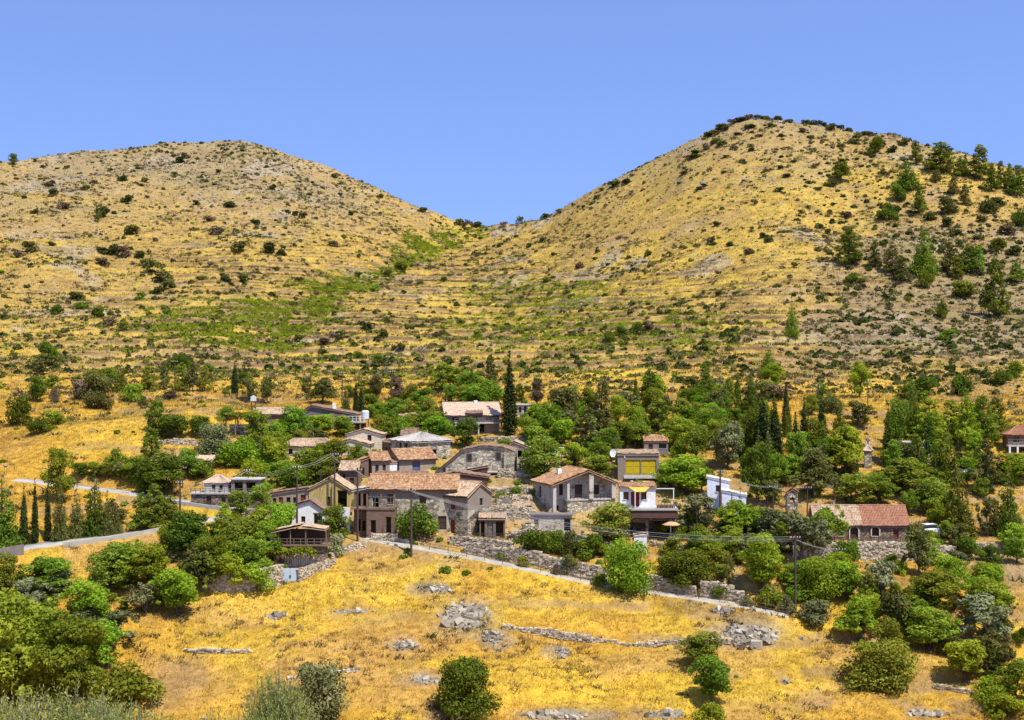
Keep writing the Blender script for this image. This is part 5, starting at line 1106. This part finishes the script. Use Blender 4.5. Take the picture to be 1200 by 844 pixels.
# kind  material  px  py(foot)  width  height   (reference pixels)
tr('''
bush dark 24 498 32 34; bush dark 47 509 28 20; bush mid 64 499 22 18; broad dark 43 471 24 30; broad dark 113 463 26 27; broad mid 130 457 20 26; conifer dark 142 459 17 34; bush drygreen 116 479 32 20
bush brown 94 469 20 24; bush brown 64 471 14 17; bush mid 155 470 26 20; bush drygreen 168 476 12 12; broad dark 182 508 22 40; bush dark 200 513 46 27
pine lime 173 457 22 28; pine drygreen 192 457 13 34; pine lime 213 459 19 34; pine drygreen 226 459 18 34; pine lime 240 459 15 30; cypress cypress 275 464 9 38; bush dark 286 450 22 14; bush lime 266 461 12 9; bush brown 200 466 20 9
olive drygreen 293 471 18 28; olive drygreen 313 474 18 34; bush dark 246 437 14 11; bush mid 265 492 22 16; broad dark 236 513 28 26; bigbush olive 253 537 44 40; olive mid 302 527 44 46
broad bright 344 520 40 44; broad bright 376 512 38 26; broad mid 402 511 26 24; bush bright 286 548 40 36; bush bright 320 553 44 42; broad mid 352 528 30 24; bush bright 300 560 36 22
umbrella drygreen 378 474 34 28; olive drygreen 359 464 11 22; conifer dark 405 482 12 24; cypress cypress 417 484 7 36; cypress cypress 423 483 7 32; bush dark 436 480 26 18; broad drygreen 441 467 18 28; bush silver 454 441 19 11; bush dark 442 426 12 11
broad brown 465 471 18 30; bush dark 484 470 26 20; dead brown 495 432 20 28; broad mid 527 473 18 22; broad dark 458 512 22 30; broad mid 476 512 26 26; bush mid 446 514 18 18; broad lime 503 504 18 40; broad bright 515 518 36 30; broad dark 546 524 30 34; bush mid 525 505 22 30
cypress cypress 597 510 17 91; cypress dark 553 472 11 42; pine drygreen 575 458 17 42; broad mid 568 474 32 24; broad lime 540 472 18 20; pine dark 609 470 16 20; broad brown 629 476 19 30; broad drygreen 660 502 42 48
broad mid 690 492 24 38; pine drygreen 706 505 26 62; broad bright 636 512 40 40; broad mid 620 517 26 28; pine drygreen 688 532 38 54; broad bright 660 524 30 32; broad lime 635 562 50 50; broad bright 672 549 36 30; broad bright 724 497 22 34; broad dark 716 545 22 32
cypress dark 745 482 7 42; pine dark 761 477 22 44; olive drygreen 774 502 26 42; broad bright 746 518 28 42; broad mid 730 527 34 34; umbrella lime 799 497 26 30; broad mid 812 478 16 24; pine dark 828 471 22 36; bush dark 827 435 12 12
umbrella lime 854 487 18 44; cypress dark 865 479 8 38; broad bright 797 529 44 40; broad dark 816 544 30 46; broad mid 840 527 26 34; broad olive 853 549 38 54; olive drygreen 836 508 28 30; bush mid 874 520 30 32; broad bright 804 580 60 46; broad bright 785 572 30 34; broad mid 822 578 26 30
conifer mid 900 437 20 32; broad bright 906 455 30 28; bush brown 905 466 44 18; cypress dark 864 474 8 34; cypress cypress 894 545 24 76; cypress cypress 908 540 20 66; cypress cypress 921 502 10 50; broad dark 884 535 26 56; cypress cypress 942 542 11 74; cypress cypress 963 520 13 52; conifer dark 984 520 24 48; broad dark 955 546 32 56; cypress cypress 932 545 12 60
broad mid 935 550 30 44; umbrella bright 990 557 56 58; broad bright 968 552 26 40; olive drygreen 1007 500 36 30; broad bright 1007 466 24 38; bush lime 1007 437 16 14; broad mid 963 465 13 16; broad lime 950 487 18 24; cypress dark 1050 520 18 52; cypress dark 1041 545 14 64; broad dark 1052 530 26 62; pine mid 1047 556 30 40
bush dark 1076 468 48 26; bush dark 1126 463 28 24; bush dark 1175 450 26 18; bush mid 1190 443 18 20; pine bright 1090 530 46 62; pine bright 1114 515 34 46; pine bright 1132 526 32 60; pine mid 1152 520 36 56; pine mid 1168 515 30 48; pine dark 1086 548 32 58; conifer dark 1110 568 40 66; pine drygreen 1154 575 34 60; pine mid 1075 520 30 46; pine bright 1142 545 26 40
umbrella lime 1058 577 54 38; broad mid 1090 572 28 24; olive mid 1065 604 24 30; olive mid 1076 600 16 26; broad lime 1092 604 36 44; conifer dark 1122 628 42 78; olive drygreen 1158 629 26 46; conifer dark 1181 628 36 78; broad bright 1190 648 36 34; broad bright 1196 566 48 34; bush mid 1172 566 26 22; bush dark 1150 580 24 20
broad lime 1002 594 44 40; broad mid 1030 590 40 34; umbrella drygreen 955 584 50 56; broad dark 888 592 36 72; broad mid 908 572 30 40; broad dark 880 562 26 36; olive mid 972 640 36 46; olive olive 938 654 58 54; olive olive 905 636 48 40; olive silver 958 650 34 40
olive olive 815 628 50 48; broad bright 862 630 50 42; broad bright 886 628 36 34; broad bright 892 690 52 64; bush lime 906 712 34 26; bigbush dark 805 685 62 40; bush mid 860 640 30 24; olive drygreen 855 690 10 40
bigbush bright 958 706 52 50; broad bright 992 704 42 46; bush olive 922 720 24 22; bush olive 955 728 42 24; bush olive 875 712 16 14; umbrella bright 1006 753 48 54; olive silver 1030 702 40 46; olive drygreen 1077 674 36 60; broad bright 1114 697 38 46; bush drygreen 1056 742 46 50; broad mid 1090 722 60 54; broad mid 1090 762 60 50
broad mid 1158 722 54 42; olive silver 1158 752 60 54; olive drygreen 1164 790 46 48; broad bright 1130 798 52 48; bush bright 1160 822 40 30; broad mid 1190 820 46 46; bush dark 1196 752 20 16; bush lime 1040 760 34 36; bigbush lime 1033 806 78 54; bush mid 1135 655 30 26; olive dark 1163 672 26 34; broad mid 1192 660 30 30; bush bright 1180 840 50 26
bigbush dark 545 840 66 68; broad dark 823 782 46 40; broad mid 835 828 46 58; bush bright 830 850 36 28; bigbush bright 735 694 52 60; bush drygreen 668 674 24 24; bush mid 845 702 22 18; bush lime 612 664 16 12; bush dark 782 670 28 22; bush mid 702 686 18 13; bush brown 652 674 15 12; bush mid 590 654 18 12; bush mid 614 498 22 13; pine dark 1074 553 26 42; broad mid 1134 562 26 26; broad mid 1110 632 18 22; bush dark 625 655 44 34; bush drygreen 668 652 26 30; bush dark 690 654 34 28; broad lime 718 640 54 50; bush mid 650 648 30 26; bush mid 705 652 24 20
conifer dark 2 642 42 78; cypress cypress 28 638 10 66; cypress cypress 41 638 9 72; cypress cypress 56 634 9 66; conifer drygreen 70 635 18 68; conifer drygreen 90 630 19 54; conifer dark 111 628 25 72; conifer drygreen 126 628 18 48; conifer drygreen 137 626 13 28; pine mid 165 622 28 44; pine dark 181 620 32 52; pine lime 200 617 24 36
broad mid 70 588 40 62; broad dark 95 560 22 18; broad mid 112 559 20 18; broad dark 127 560 20 18; broad brown 141 560 16 18; broad dark 155 561 22 22; broad dark 190 580 60 48; broad mid 222 562 28 36; bush mid 238 560 26 22
broad dark 8 702 34 54; broad mid 60 694 68 40; olive silver 36 722 54 44; bigbroad mid 12 820 130 124; bigbroad mid 78 826 86 100; broad bright 104 738 54 56; broad lime 128 694 54 56; broad bright 150 686 50 50; broad bright 178 690 48 52; olive olive 170 720 36 38; broad bright 208 722 52 54; olive olive 100 752 46 38; olive olive 131 758 50 42; broad bright 112 790 60 60; bush mid 150 830 80 50; broad mid 50 745 50 40
broad dark 222 655 54 56; broad mid 248 684 56 56; olive drygreen 238 692 50 50; broad dark 276 655 48 48; broad bright 268 690 46 40; broad mid 296 676 44 46; broad bright 312 660 40 48; bush bright 300 690 44 30; bush lime 318 678 34 20; broad bright 330 640 40 50; olive mid 278 607 32 32; broad lime 305 602 26 34; broad mid 300 640 46 44; bush mid 210 640 40 30
bush dark 490 632 46 40; broad mid 392 634 34 42; bush silver 394 650 20 24; broad dark 392 560 48 44; broad mid 346 578 38 34; broad dark 370 576 42 38; broad mid 366 556 40 30; broad mid 330 570 34 30; bush mid 420 538 24 18; bush mid 604 585 18 14; bush mid 628 580 14 12; bush mid 585 588 12 10; broad bright 300 585 36 26; bush dark 640 640 26 18
broad mid 780 630 20 24; bush mid 795 632 22 18; bush mid 1060 650 20 16; bush mid 1040 655 16 20; bush bright 1000 655 18 22; broad mid 590 540 24 26; broad mid 700 560 40 26; bush olive 700 575 36 20; bush mid 780 565 24 18
pine dark 995 310 34 44; pine drygreen 1025 314 17 32; pine drygreen 1046 321 27 34; pine drygreen 1056 330 22 30; conifer mid 1083 322 32 62; bush dark 1085 337 22 20; pine drygreen 1112 318 24 34; pine dark 1134 320 24 34; pine mid 1146 321 20 32; pine dark 1166 372 32 68; pine mid 1190 332 24 24; bush dark 1129 349 30 20; bush dark 1103 374 14 22; bush mid 1110 398 20 12; bush dark 1000 332 28 12; pine mid 1122 326 18 26
pine dark 1073 193 16 28; pine dark 1103 201 36 34; pine dark 1125 207 14 22; pine dark 1131 208 10 26; pine dark 1148 210 28 40; pine dark 1162 224 18 32; pine dark 1173 221 14 32; pine dark 1183 222 14 30; pine dark 1193 230 28 36; conifer dark 1062 221 32 34; bush dark 1052 236 18 20; pine dark 1078 252 20 34; pine drygreen 1117 228 16 22; pine drygreen 1131 240 14 24; bush drygreen 1097 213 16 14; bush dark 1026 180 20 20; bush dark 1040 258 28 20; umbrella dark 986 214 20 28; broad dark 16 193 13 13; conifer mid 928 394 20 40
bush dark 746 392 16 14; bush dark 728 394 18 12; bush dark 715 400 16 12; bush brown 760 388 14 12; bush dark 1194 265 24 20; bush dark 1170 295 22 16; bush drygreen 1160 250 24 18; bush drygreen 1110 250 22 20
''')
FR = random.Random(77)
def free(px, py):
    return not any(a < px < b and c < py < d for a, b, c, d in [(584, 622, 440, 530), (1165, 1230, 490, 560), (915, 945, 370, 475), (150, 300, 470, 530)]) and not any(a-8 < px < b+8 and c < py < d+18 for a, b, c, d in [(415, 580, 520, 655), (575, 730, 555, 640), (727, 772, 525, 650), (940, 1075, 585, 634), (915, 940, 570, 615), (310, 412, 556, 665), (222, 305, 553, 592), (830, 876, 575, 606), (350, 425, 478, 505), (520, 590, 480, 510), (390, 440, 505, 535)])
# undergrowth that closes the gaps between the trees
for cx, cy, rx, ry, n, kinds in [(800, 505, 110, 45, 26, 'bm'), (690, 520, 70, 35, 18, 'bm'), (930, 545, 70, 40, 20, 'dm'), (1120, 540, 80, 45, 24, 'bm'), (320, 540, 60, 35, 20, 'bm'), (480, 505, 60, 22, 16, 'bm'), (250, 655, 60, 32, 18, 'bm'), (870, 645, 50, 40, 18, 'bl'),
                              (1060, 715, 50, 45, 18, 'bm'), (1150, 740, 50, 60, 16, 'bo'), (60, 735, 60, 50, 18, 'bm'), (150, 700, 60, 40, 12, 'bl'), (1010, 600, 130, 28, 22, 'bl'), (1060, 655, 110, 16, 12, 'bm'), (800, 640, 70, 18, 14, 'bm'), (660, 645, 70, 14, 12, 'dm'), (120, 450, 110, 28, 5, 'do'), (560, 470, 60, 18, 10, 'bm'), (900, 475, 90, 20, 9, 'do'), (430, 475, 80, 12, 6, 'bo'), (185, 560, 60, 20, 10, 'dm'), (960, 690, 40, 20, 10, 'bm'), (560, 610, 60, 30, 8, 'bm'), (150, 615, 60, 8, 3, 'do')]:
    m = 0
    while m < n*1.25:
        a = FR.uniform(0, 6.28); r_ = math.sqrt(FR.random()); px, py = cx+rx*r_*math.cos(a), cy+ry*r_*math.sin(a); m += 1
        if not free(px, py) or not -15 < px < 1215: continue
        w = FR.uniform(15, 36); mt = {'b': 'bright', 'm': 'mid', 'l': 'lime', 'd': 'dark', 'o': 'drygreen'}[FR.choice(kinds)]
        kd = FR.choice(['bush', 'bush', 'bush', 'broad', 'broad', 'broad', 'broad', 'olive', 'olive', 'pine'])
        if px > 840 and py < 640 and FR.random() < .34: kd = FR.choice(['conifer', 'conifer', 'cypress']); w *= .62 if kd == 'conifer' else .36; T_.append((kd, FR.choice(['dark', 'cypress', 'pine']), px, py, w, FR.uniform(34, 60))); continue
        T_.append((kd, mt if kd != 'olive' else FR.choice(['olive', 'mid', 'drygreen']), px, py, w, w*FR.uniform(.65, 1.05)*(1.5 if kd == 'pine' else 1)))
COLW = dict(bright='bright green', mid='mid-green', dark='dark green', olive='grey-green', silver='silvery', pine='dark green', cypress='blackish-green', lime='yellow-green', brown='rust-brown', drygreen='dusty olive-green')
KW = dict(broad='broadleaf tree', bigbroad='big spreading tree', olive='olive tree', pine='pine', umbrella='flat-crowned pine', conifer='pointed conifer', cypress='slim cypress', dead='bare dead tree', bush='leafy bush', bigbush='big rounded bush')
NW = [str(i) for i in range(60)]; NW_ = ['', '', 'two', 'three', 'four', 'five', 'six', 'seven', 'eight', 'nine', 'ten', 'eleven', 'twelve']; OW = ['leftmost'].__add__([f'{i}{"th" if 10 < i % 100 < 20 else {1: "st", 2: "nd", 3: "rd"}.get(i % 10, "th")}' for i in range(2, 60)]); OW_ = ['leftmost', 'second', 'third', 'fourth', 'fifth', 'sixth', 'seventh', 'eighth', 'ninth', 'tenth', 'eleventh', 'twelfth']
desc = {}
for i, (kd, mt, px, py, w, hh) in enumerate(T_):
    L = min(LM, key=lambda q: (q[0]-px)**2+((q[1]-py)*1.3)**2); dx, dy = px-L[0], py-L[1]
    rel = 'behind' if dy < -14 else ('in front of' if dy > 14 else ('left of' if dx < -12 else ('right of' if dx > 12 else 'beside')))
    if any(s in L[2] for s in ('slope', 'gully', 'corner', 'hill face', 'crest', 'terraces', 'edge', 'skyline', 'grove', 'clump', 'field', 'knoll', 'foot of')): rel = 'in' if any(s in L[2] for s in ('gully', 'corner', 'grove', 'clump')) else 'on'
    if 'foot of' in L[2]: rel = 'at'
    wd = COLW[mt]+' '+KW[kd]
    if kd == 'dead': wd = 'bare dead tree'
    desc.setdefault((wd, rel, L[2]), []).append(i)
LABEL = {}
for (wd, rel, L), ids in desc.items():
    ids.sort(key=lambda i: T_[i][2]); n = len(ids)
    for j, i in enumerate(ids):
        if n == 1: LABEL[i] = f'{wd} {rel} {L}'
        elif n == 2: LABEL[i] = f'{"left" if j == 0 else "right"} one of two {wd}s {rel} {L}'
        else: LABEL[i] = f'{"rightmost" if j == n-1 else OW[j]+("" if j == 0 else " from left")} of {NW[n]} {wd}s {rel} {L}'
    for i in ids: LABEL[i] = LABEL[i].replace('bushs', 'bushes')
    for i in ids:
        for u, v in ((' from left', ''), ('broadleaf tree', 'tree'), ('leafy bush', 'bush'), ('the utility pole', 'the pole'), ('the slope', 'slope'), (' leafy ', ' '), ('leftmost of', 'first of'), ('rightmost of', 'last of'), ('mid-green', 'green'), ('terraces of the right hill', 'right hill terraces'), (' the red-', ' red-'), ('the long terracotta-roofed', 'the terracotta-roofed'), ('the bluish-white', 'bluish-white'), (' standing', ''), (' big ', ' '), ('olive-green olive', 'green olive'), ('dusty ', '')):
            if len(LABEL[i].split()) > 16: LABEL[i] = LABEL[i].replace(u, v)
for i, (kd, mt, px, py, w, hh) in enumerate(T_):
    p = ground(px, py); k = p.y/F
    if kd == 'conifer' and px < 150: w *= 1.22
    plant(kd, mt, p, w*k, hh*k, LABEL[i], group=None)
# olives close to the camera, tops reaching into the bottom left of the picture
def near(px, ptop, d, w, hh, lb, var):
    x = (px-CX)/F*d; z = -(ptop-CY)/F*d-hh; p = Vector((x, d, min(z, zat(x, d)+.2)))
    hh = -(ptop-CY)/F*d-p.z; plant('nearolive', 'nearolive', p, w, hh, lb, var=var)
near(18, 798, 16, 1.7, 4, 'nearest slender-leaved olive in the bottom left corner', 0); near(85, 797, 16.5, 1.7, 4, 'near slender-leaved olive second from the left corner', 1); near(145, 803, 15.5, 1.4, 4, 'near slender-leaved olive third from the left corner', 0)
near(326, 778, 19, 1.15, 4, 'near slender-leaved olive rising left of the rounded grey olive', 1); near(250, 822, 17, 1.1, 4, 'low near olive shoots between the two olive clumps', 0)
p = ground(372, 848); k = p.y/F; plant('bigbush', 'olive', p, 68*k, 70*k, 'rounded grey-green olive bush at the bottom left of the golden field')

# ------------------------------------------------------------------ scrub dotted over the hills: single shrubs
rs = random.Random(21); cnt = 0
def dens(px, py):
    d = .25
    if px < 420: d = .9 if py < 330 else .6
    if px > 760: d = .8 if py < 260 else .5
    if px > 960: d = 1.3 if py < 330 else .8
    if px > 430 and px < 640 and py < 330: d = .5
    return d
REG = [(lambda x, y: x < 520 and y < 270, 'small dark shrub on the bare upper slope of the left hill', 'shrubs on the upper left hill'), (lambda x, y: x < 520, 'small shrub on the golden lower slope of the left hill', 'shrubs on the lower left hill'),
       (lambda x, y: x < 700, 'small shrub on the terraces below the saddle', 'shrubs below the saddle'), (lambda x, y: x > 930 and y > 200, 'small shrub on the brown stony flank of the right hill', 'shrubs on the right flank'), (lambda x, y: y < 270, 'small dark shrub near the top of the right hill', 'shrubs on the upper right hill'), (lambda x, y: True, 'small shrub on the terraced lower slope of the right hill', 'shrubs on the lower right hill')]
pts = []
# clumps that stand out in the photograph
for s in ('835 152 12;840 158 14;850 152 12;858 146 14;866 140 14;878 136 14;888 135 12;898 137 12;912 137 14;955 142 14;965 146 12;985 148 12;1015 158 14;1005 160 12;845 170 16;838 168 14;828 175 12;815 180 14;808 186 14;865 158 10;890 160 10;915 160 10;940 155 12;130 298 20;145 300 16;120 296 14;165 303 14;178 320 22;190 330 22;170 312 18;198 338 18;185 345 14;165 352 14;90 352 18;95 362 16;115 372 18;128 382 18;145 388 18;65 368 14;5 375 14;35 295 18;60 288 12;75 245 14;120 254 18;148 237 14;145 212 10;110 215 10;155 275 16;255 275 16;270 243 14;245 260 14;300 262 12;315 298 20;280 295 16;60 218 12;62 228 12;205 207 10;170 213 10;40 250 12;120 310 18;230 240 10;320 222 10;310 270 10;'
          '285 330 12;265 330 14;445 232 10;495 240 12;538 262 12;548 268 14;560 264 12;590 262 12;610 258 12;640 250 12;655 246 10;720 218 16;735 214 14;705 222 10;830 160 14;845 150 18;870 142 14;860 175 12;880 172 12;880 150 14;905 148 12;925 140 12;945 138 14;975 152 16;995 152 12;985 172 12;1000 168 14;1030 172 18;1045 178 16;1060 170 16;950 162 10;955 197 12;930 190 10;960 223 12;972 218 14;947 245 10;884 240 10;820 222 10;825 218 8;870 190 12;815 185 16;850 185 12;1035 205 14;1050 250 14;1090 258 14;1110 265 14;1125 290 16;1140 300 14;1180 275 18;1190 300 20;1120 275 14;1065 275 12;992 255 14;970 275 10;1170 240 16;1150 260 14;760 300 10;690 278 8;725 280 8;620 290 8;560 300 8;640 330 10;680 315 12;450 395 14;430 385 12;400 395 14;380 405 14;470 410 12;350 400 12;420 420 14;510 395 12;540 380 12;560 395 12;600 372 10;520 330 10;480 335 12;470 318 16;455 325 14;440 340 14;330 300 12;350 330 10').split(';'):
    a = s.split(); pts.append((float(a[0]), float(a[1]), float(a[2])))
while len(pts) < 298:
    px, py = rs.uniform(-10, 1210), rs.uniform(140, 440)
    if py < np.interp(px, SKX, SKY)+5 or rs.random()*1.3 > dens(px, py): continue
    pts.append((px, py, 3.5+9.5*rs.random()**2))
for px, py, w in pts:
    py = max(py, float(np.interp(px, SKX, SKY))+2.5); p = ground(px, py); k = p.y/F; _, lb, gp = next(r for r in REG if r[0](px, py))
    dk = py < 300 or px > 930
    plant(rs.choice(['shrub']*4+['twiggy']), rs.choice(['drygreen', 'drygreen', 'scrubdark', 'brown'] if px > 700 and py < 200 else ['scrubdark', 'scrubdark', 'scrubdark', 'brown', 'drygreen'] if dk else ['scrubdark', 'dark', 'drygreen', 'mid', 'drygreen', 'brown']), p-Vector((0, 0, .15)), w*k*rs.uniform(.85, 1.1), w*k*(rs.uniform(.32, .5) if px > 700 and py < 230 else rs.uniform(.45, .8)), lb, 'shrub', gp, single=True)

# ------------------------------------------------------------------ what nobody could count: grass, low scrub, loose stones
def scatter(n, d0, d1, mask, seed, xlim=(-60, 1260), power=1.):
    r = np.random.default_rng(seed); out = []
    got = 0
    while got < n:
        m = n*3; d = d0+(d1-d0)*r.random(m)**power; px = xlim[0]+(xlim[1]-xlim[0])*r.random(m); keep = r.random(m) < d/d1
        d, px = d[keep], px[keep]; i = np.clip(np.searchsorted(rows, d), 0, NR-1); j = np.clip(np.searchsorted(cols, px), 0, NC-1)
        keep = r.random(len(d)) < mask[i, j]; d, px = d[keep], px[keep]; x = (px-CX)/F*d; out.append(np.stack([x, d, zat_np(x, d)], 1)); got += len(d)
        if not len(d): break
    return np.concatenate(out)[:n]
roadmask = np.ones((NR, NC))
for rd in ROADS.values():
    A = rd['A'][::3]; lo, hi = A.min(0)-4, A.max(0)+4; ii = np.nonzero((rows > lo[1]) & (rows < hi[1]))[0]
    for i in ii:
        jj = np.nonzero((X[i] > lo[0]) & (X[i] < hi[0]))[0]
        if len(jj): roadmask[i, jj] *= (np.hypot(X[i, jj][:, None]-A[None, :, 0], Y[i, jj][:, None]-A[None, :, 1]).min(1) > rd['w']/2+.5)
def blades(name, P, nb, hmin, hmax, wd, spread, mat, label, cat, seed, lean=.35):
    r = np.random.default_rng(seed); n = len(P); Q = np.repeat(P, nb, 0); m = n*nb; hN = np.repeat(hmin+(hmax-hmin)*r.random(n)**1.5, nb)*(.6+.5*r.random(m))
    Q = Q+np.stack([r.normal(size=m)*spread, r.normal(size=m)*spread, np.full(m, -.06)], 1); a = r.random(m)*6.283; w = wd*(.6+.8*r.random(m))
    dx, dy = np.cos(a)*w, np.sin(a)*w; tip = Q+np.stack([r.normal(size=m)*lean*hN+.12*hN, r.normal(size=m)*lean*hN-.1*hN, hN], 1)
    V = np.stack([Q+np.stack([dx, dy, 0*dx], 1), Q-np.stack([dx, dy, 0*dx], 1), tip], 1)
    big = fbm(P[:, 0]/5., P[:, 1]/3.5, 4, 97)
    rnd = np.clip(np.repeat(.35*r.random(n)+(big-.28)*1.25, nb)+.3*r.random(m)-.1, 0, 1)
    o = link(name, mesh_np(name, V.reshape(-1, 3), np.arange(m*3).reshape(m, 3), 3, M[mat], {'rnd': ('FACE', 'FLOAT', rnd)})); return tag(o, label, cat, kind='stuff')
blades('dry_grass', scatter(95000, 136, 262, np.clip(GRASSY+.5, 0, 1)*roadmask*(1-.5*ell(560, 590, 250, 50, .6, 50)), 31), 7, .14, .46, .045, .24, 'grass', 'golden dry grass covering the fields', 'grass', 32)
blades('hill_grass', scatter(60000, 255, 650, np.clip((.35+.5*n2)*(1-.9*hi_l)*(1-.85*right_r)*(1-.8*hi_r)*(1-.8*riser)*(1-.6*np.clip(gm, 0, 1)), 0, 1), 33, power=1.1), 4, .25, .65, .16, .5, 'straw', 'straw-coloured tussocks over the hillsides', 'grass', 34)
clump = sstep(.45, .62, fbm(X/14., Y/14., 4, 91))
blades('low_scrub', scatter(11000, 150, 640, np.clip(clump*.8+.05+.6*right_r, 0, 1)*roadmask*sstep(150, 260, Y)+.03, 35), 14, .35, 1.0, .17, .45, 'scrub', 'low grey-brown scrub clumps on the slopes', 'scrub', 36, .8)
# shrubs too many and too small to count, each a clump of leaf sprays
def clumps(name, P, nl, r0, r1, mat, label, cat, seed):
    r = np.random.default_rng(seed); n = len(P); rad = r0+(r1-r0)*r.random(n)**2.2; Q = np.repeat(P, nl, 0); m = n*nl; R_ = np.repeat(rad, nl)
    d = r.normal(size=(m, 3)); d /= np.linalg.norm(d, axis=1)[:, None]; d[:, 2] = np.abs(d[:, 2]); sq = np.repeat(.55+.5*r.random(n), nl)
    c = Q+d*(R_*(.5+.5*r.random(m)))[:, None]*np.stack([np.ones(m), np.ones(m), sq], 1); nr = d+r.normal(size=(m, 3))*.5; nr /= np.linalg.norm(nr, axis=1)[:, None]
    a = np.cross(nr, r.normal(size=(m, 3))); a /= np.linalg.norm(a, axis=1)[:, None]; b = np.cross(nr, a); s_ = (R_*(.28+.2*r.random(m)))[:, None]; a = a*s_; b = b*s_*.8
    V = np.stack([c-a, c-b, c+a, c+b], 1); rnd = np.clip(np.repeat(r.random(n), nl)*.6+.4*r.random(m), 0, 1)
    o = link(name, mesh_np(name, V.reshape(-1, 3), np.arange(m*4).reshape(m, 4), 4, M[mat], {'rnd': ('FACE', 'FLOAT', rnd)})); return tag(o, label, cat, kind='stuff')
dm = np.clip(.05+.55*clump*sstep(.42, .62, fbm(X/30., Y/30., 3, 99))+.25*sstep(900, 1000, PX)+.35*gm+.25*sstep(330, 400, PYc)+.3*riser, 0, 1)
clumps('hill_scrub', scatter(3600, 262, 640, dm, 51, power=1.05), 44, .35, 1.3, 'scrubdark', 'small dark green scrub scattered thickly over both hills', 'scrub', 52)
clumps('hill_brush', scatter(3000, 262, 640, dm, 53, power=1.05), 40, .35, 1.1, 'drygreen', 'small dusty green brush on the old terraces', 'scrub', 54)
clumps('dry_brush', scatter(2600, 255, 640, np.clip(.2+.5*hi_l+.5*hi_r+.8*right_r+.5*clump, 0, 1), 55, power=1.05), 40, .35, 1.1, 'brown', 'small brown dry brush on the stony slopes', 'scrub', 56)
clumps('green_brush', scatter(2600, 262, 600, np.clip(gm*1.1+.03+.25*sstep(350, 410, PYc)*sstep(900, 800, PX), 0, 1), 57), 40, .35, 1.0, 'lime', 'small bright green brush on the terraces of the hollow', 'scrub', 58)
clumps('yard_weeds', scatter(900, 165, 262, np.clip(ell(560, 590, 270, 70, .6, 50)+.15*sstep(180, 190, Y), 0, 1)*roadmask, 59), 40, .2, .7, 'mid', 'low green weeds among the houses and walls', 'weeds', 60)
blades('low_vines', scatter(11000, 270, 640, np.clip(gm*sstep(.42, .6, n2*.6+n4*.4), 0, 1)+.004, 37), 16, .3, .9, .14, .5, 'greenstuff', 'low green growth on the old terraces', 'ground cover', 38, .8)
blades('dry_weeds', scatter(1500, 138, 185, sstep(.5, .66, fbm(X/6., Y/6., 3, 92)), 39), 18, .2, .7, .05, .25, 'brown', 'brown dried weeds in the golden field', 'weeds', 40, .7)
st = MB(); rs2 = random.Random(5)
for p in scatter(8000, 140, 640, np.clip(.08+1.2*ell(560, 590, 250, 60, .6, 50)+hi_l+right_r*.9+hi_r*.6+.5*(C[..., 2] > .17), 0, 1)*roadmask, 41, power=.9):
    s_ = rs2.uniform(.15, .6)*(1+max(0, p[1]-250)/500); st.rock((p[0], p[1], p[2]+s_*.05), s_*1.4, s_, s_*.9, rs2)
tag(st.build('loose_stones', M['scree']), 'loose brownish stones strewn over the slopes', 'stones', kind='stuff')
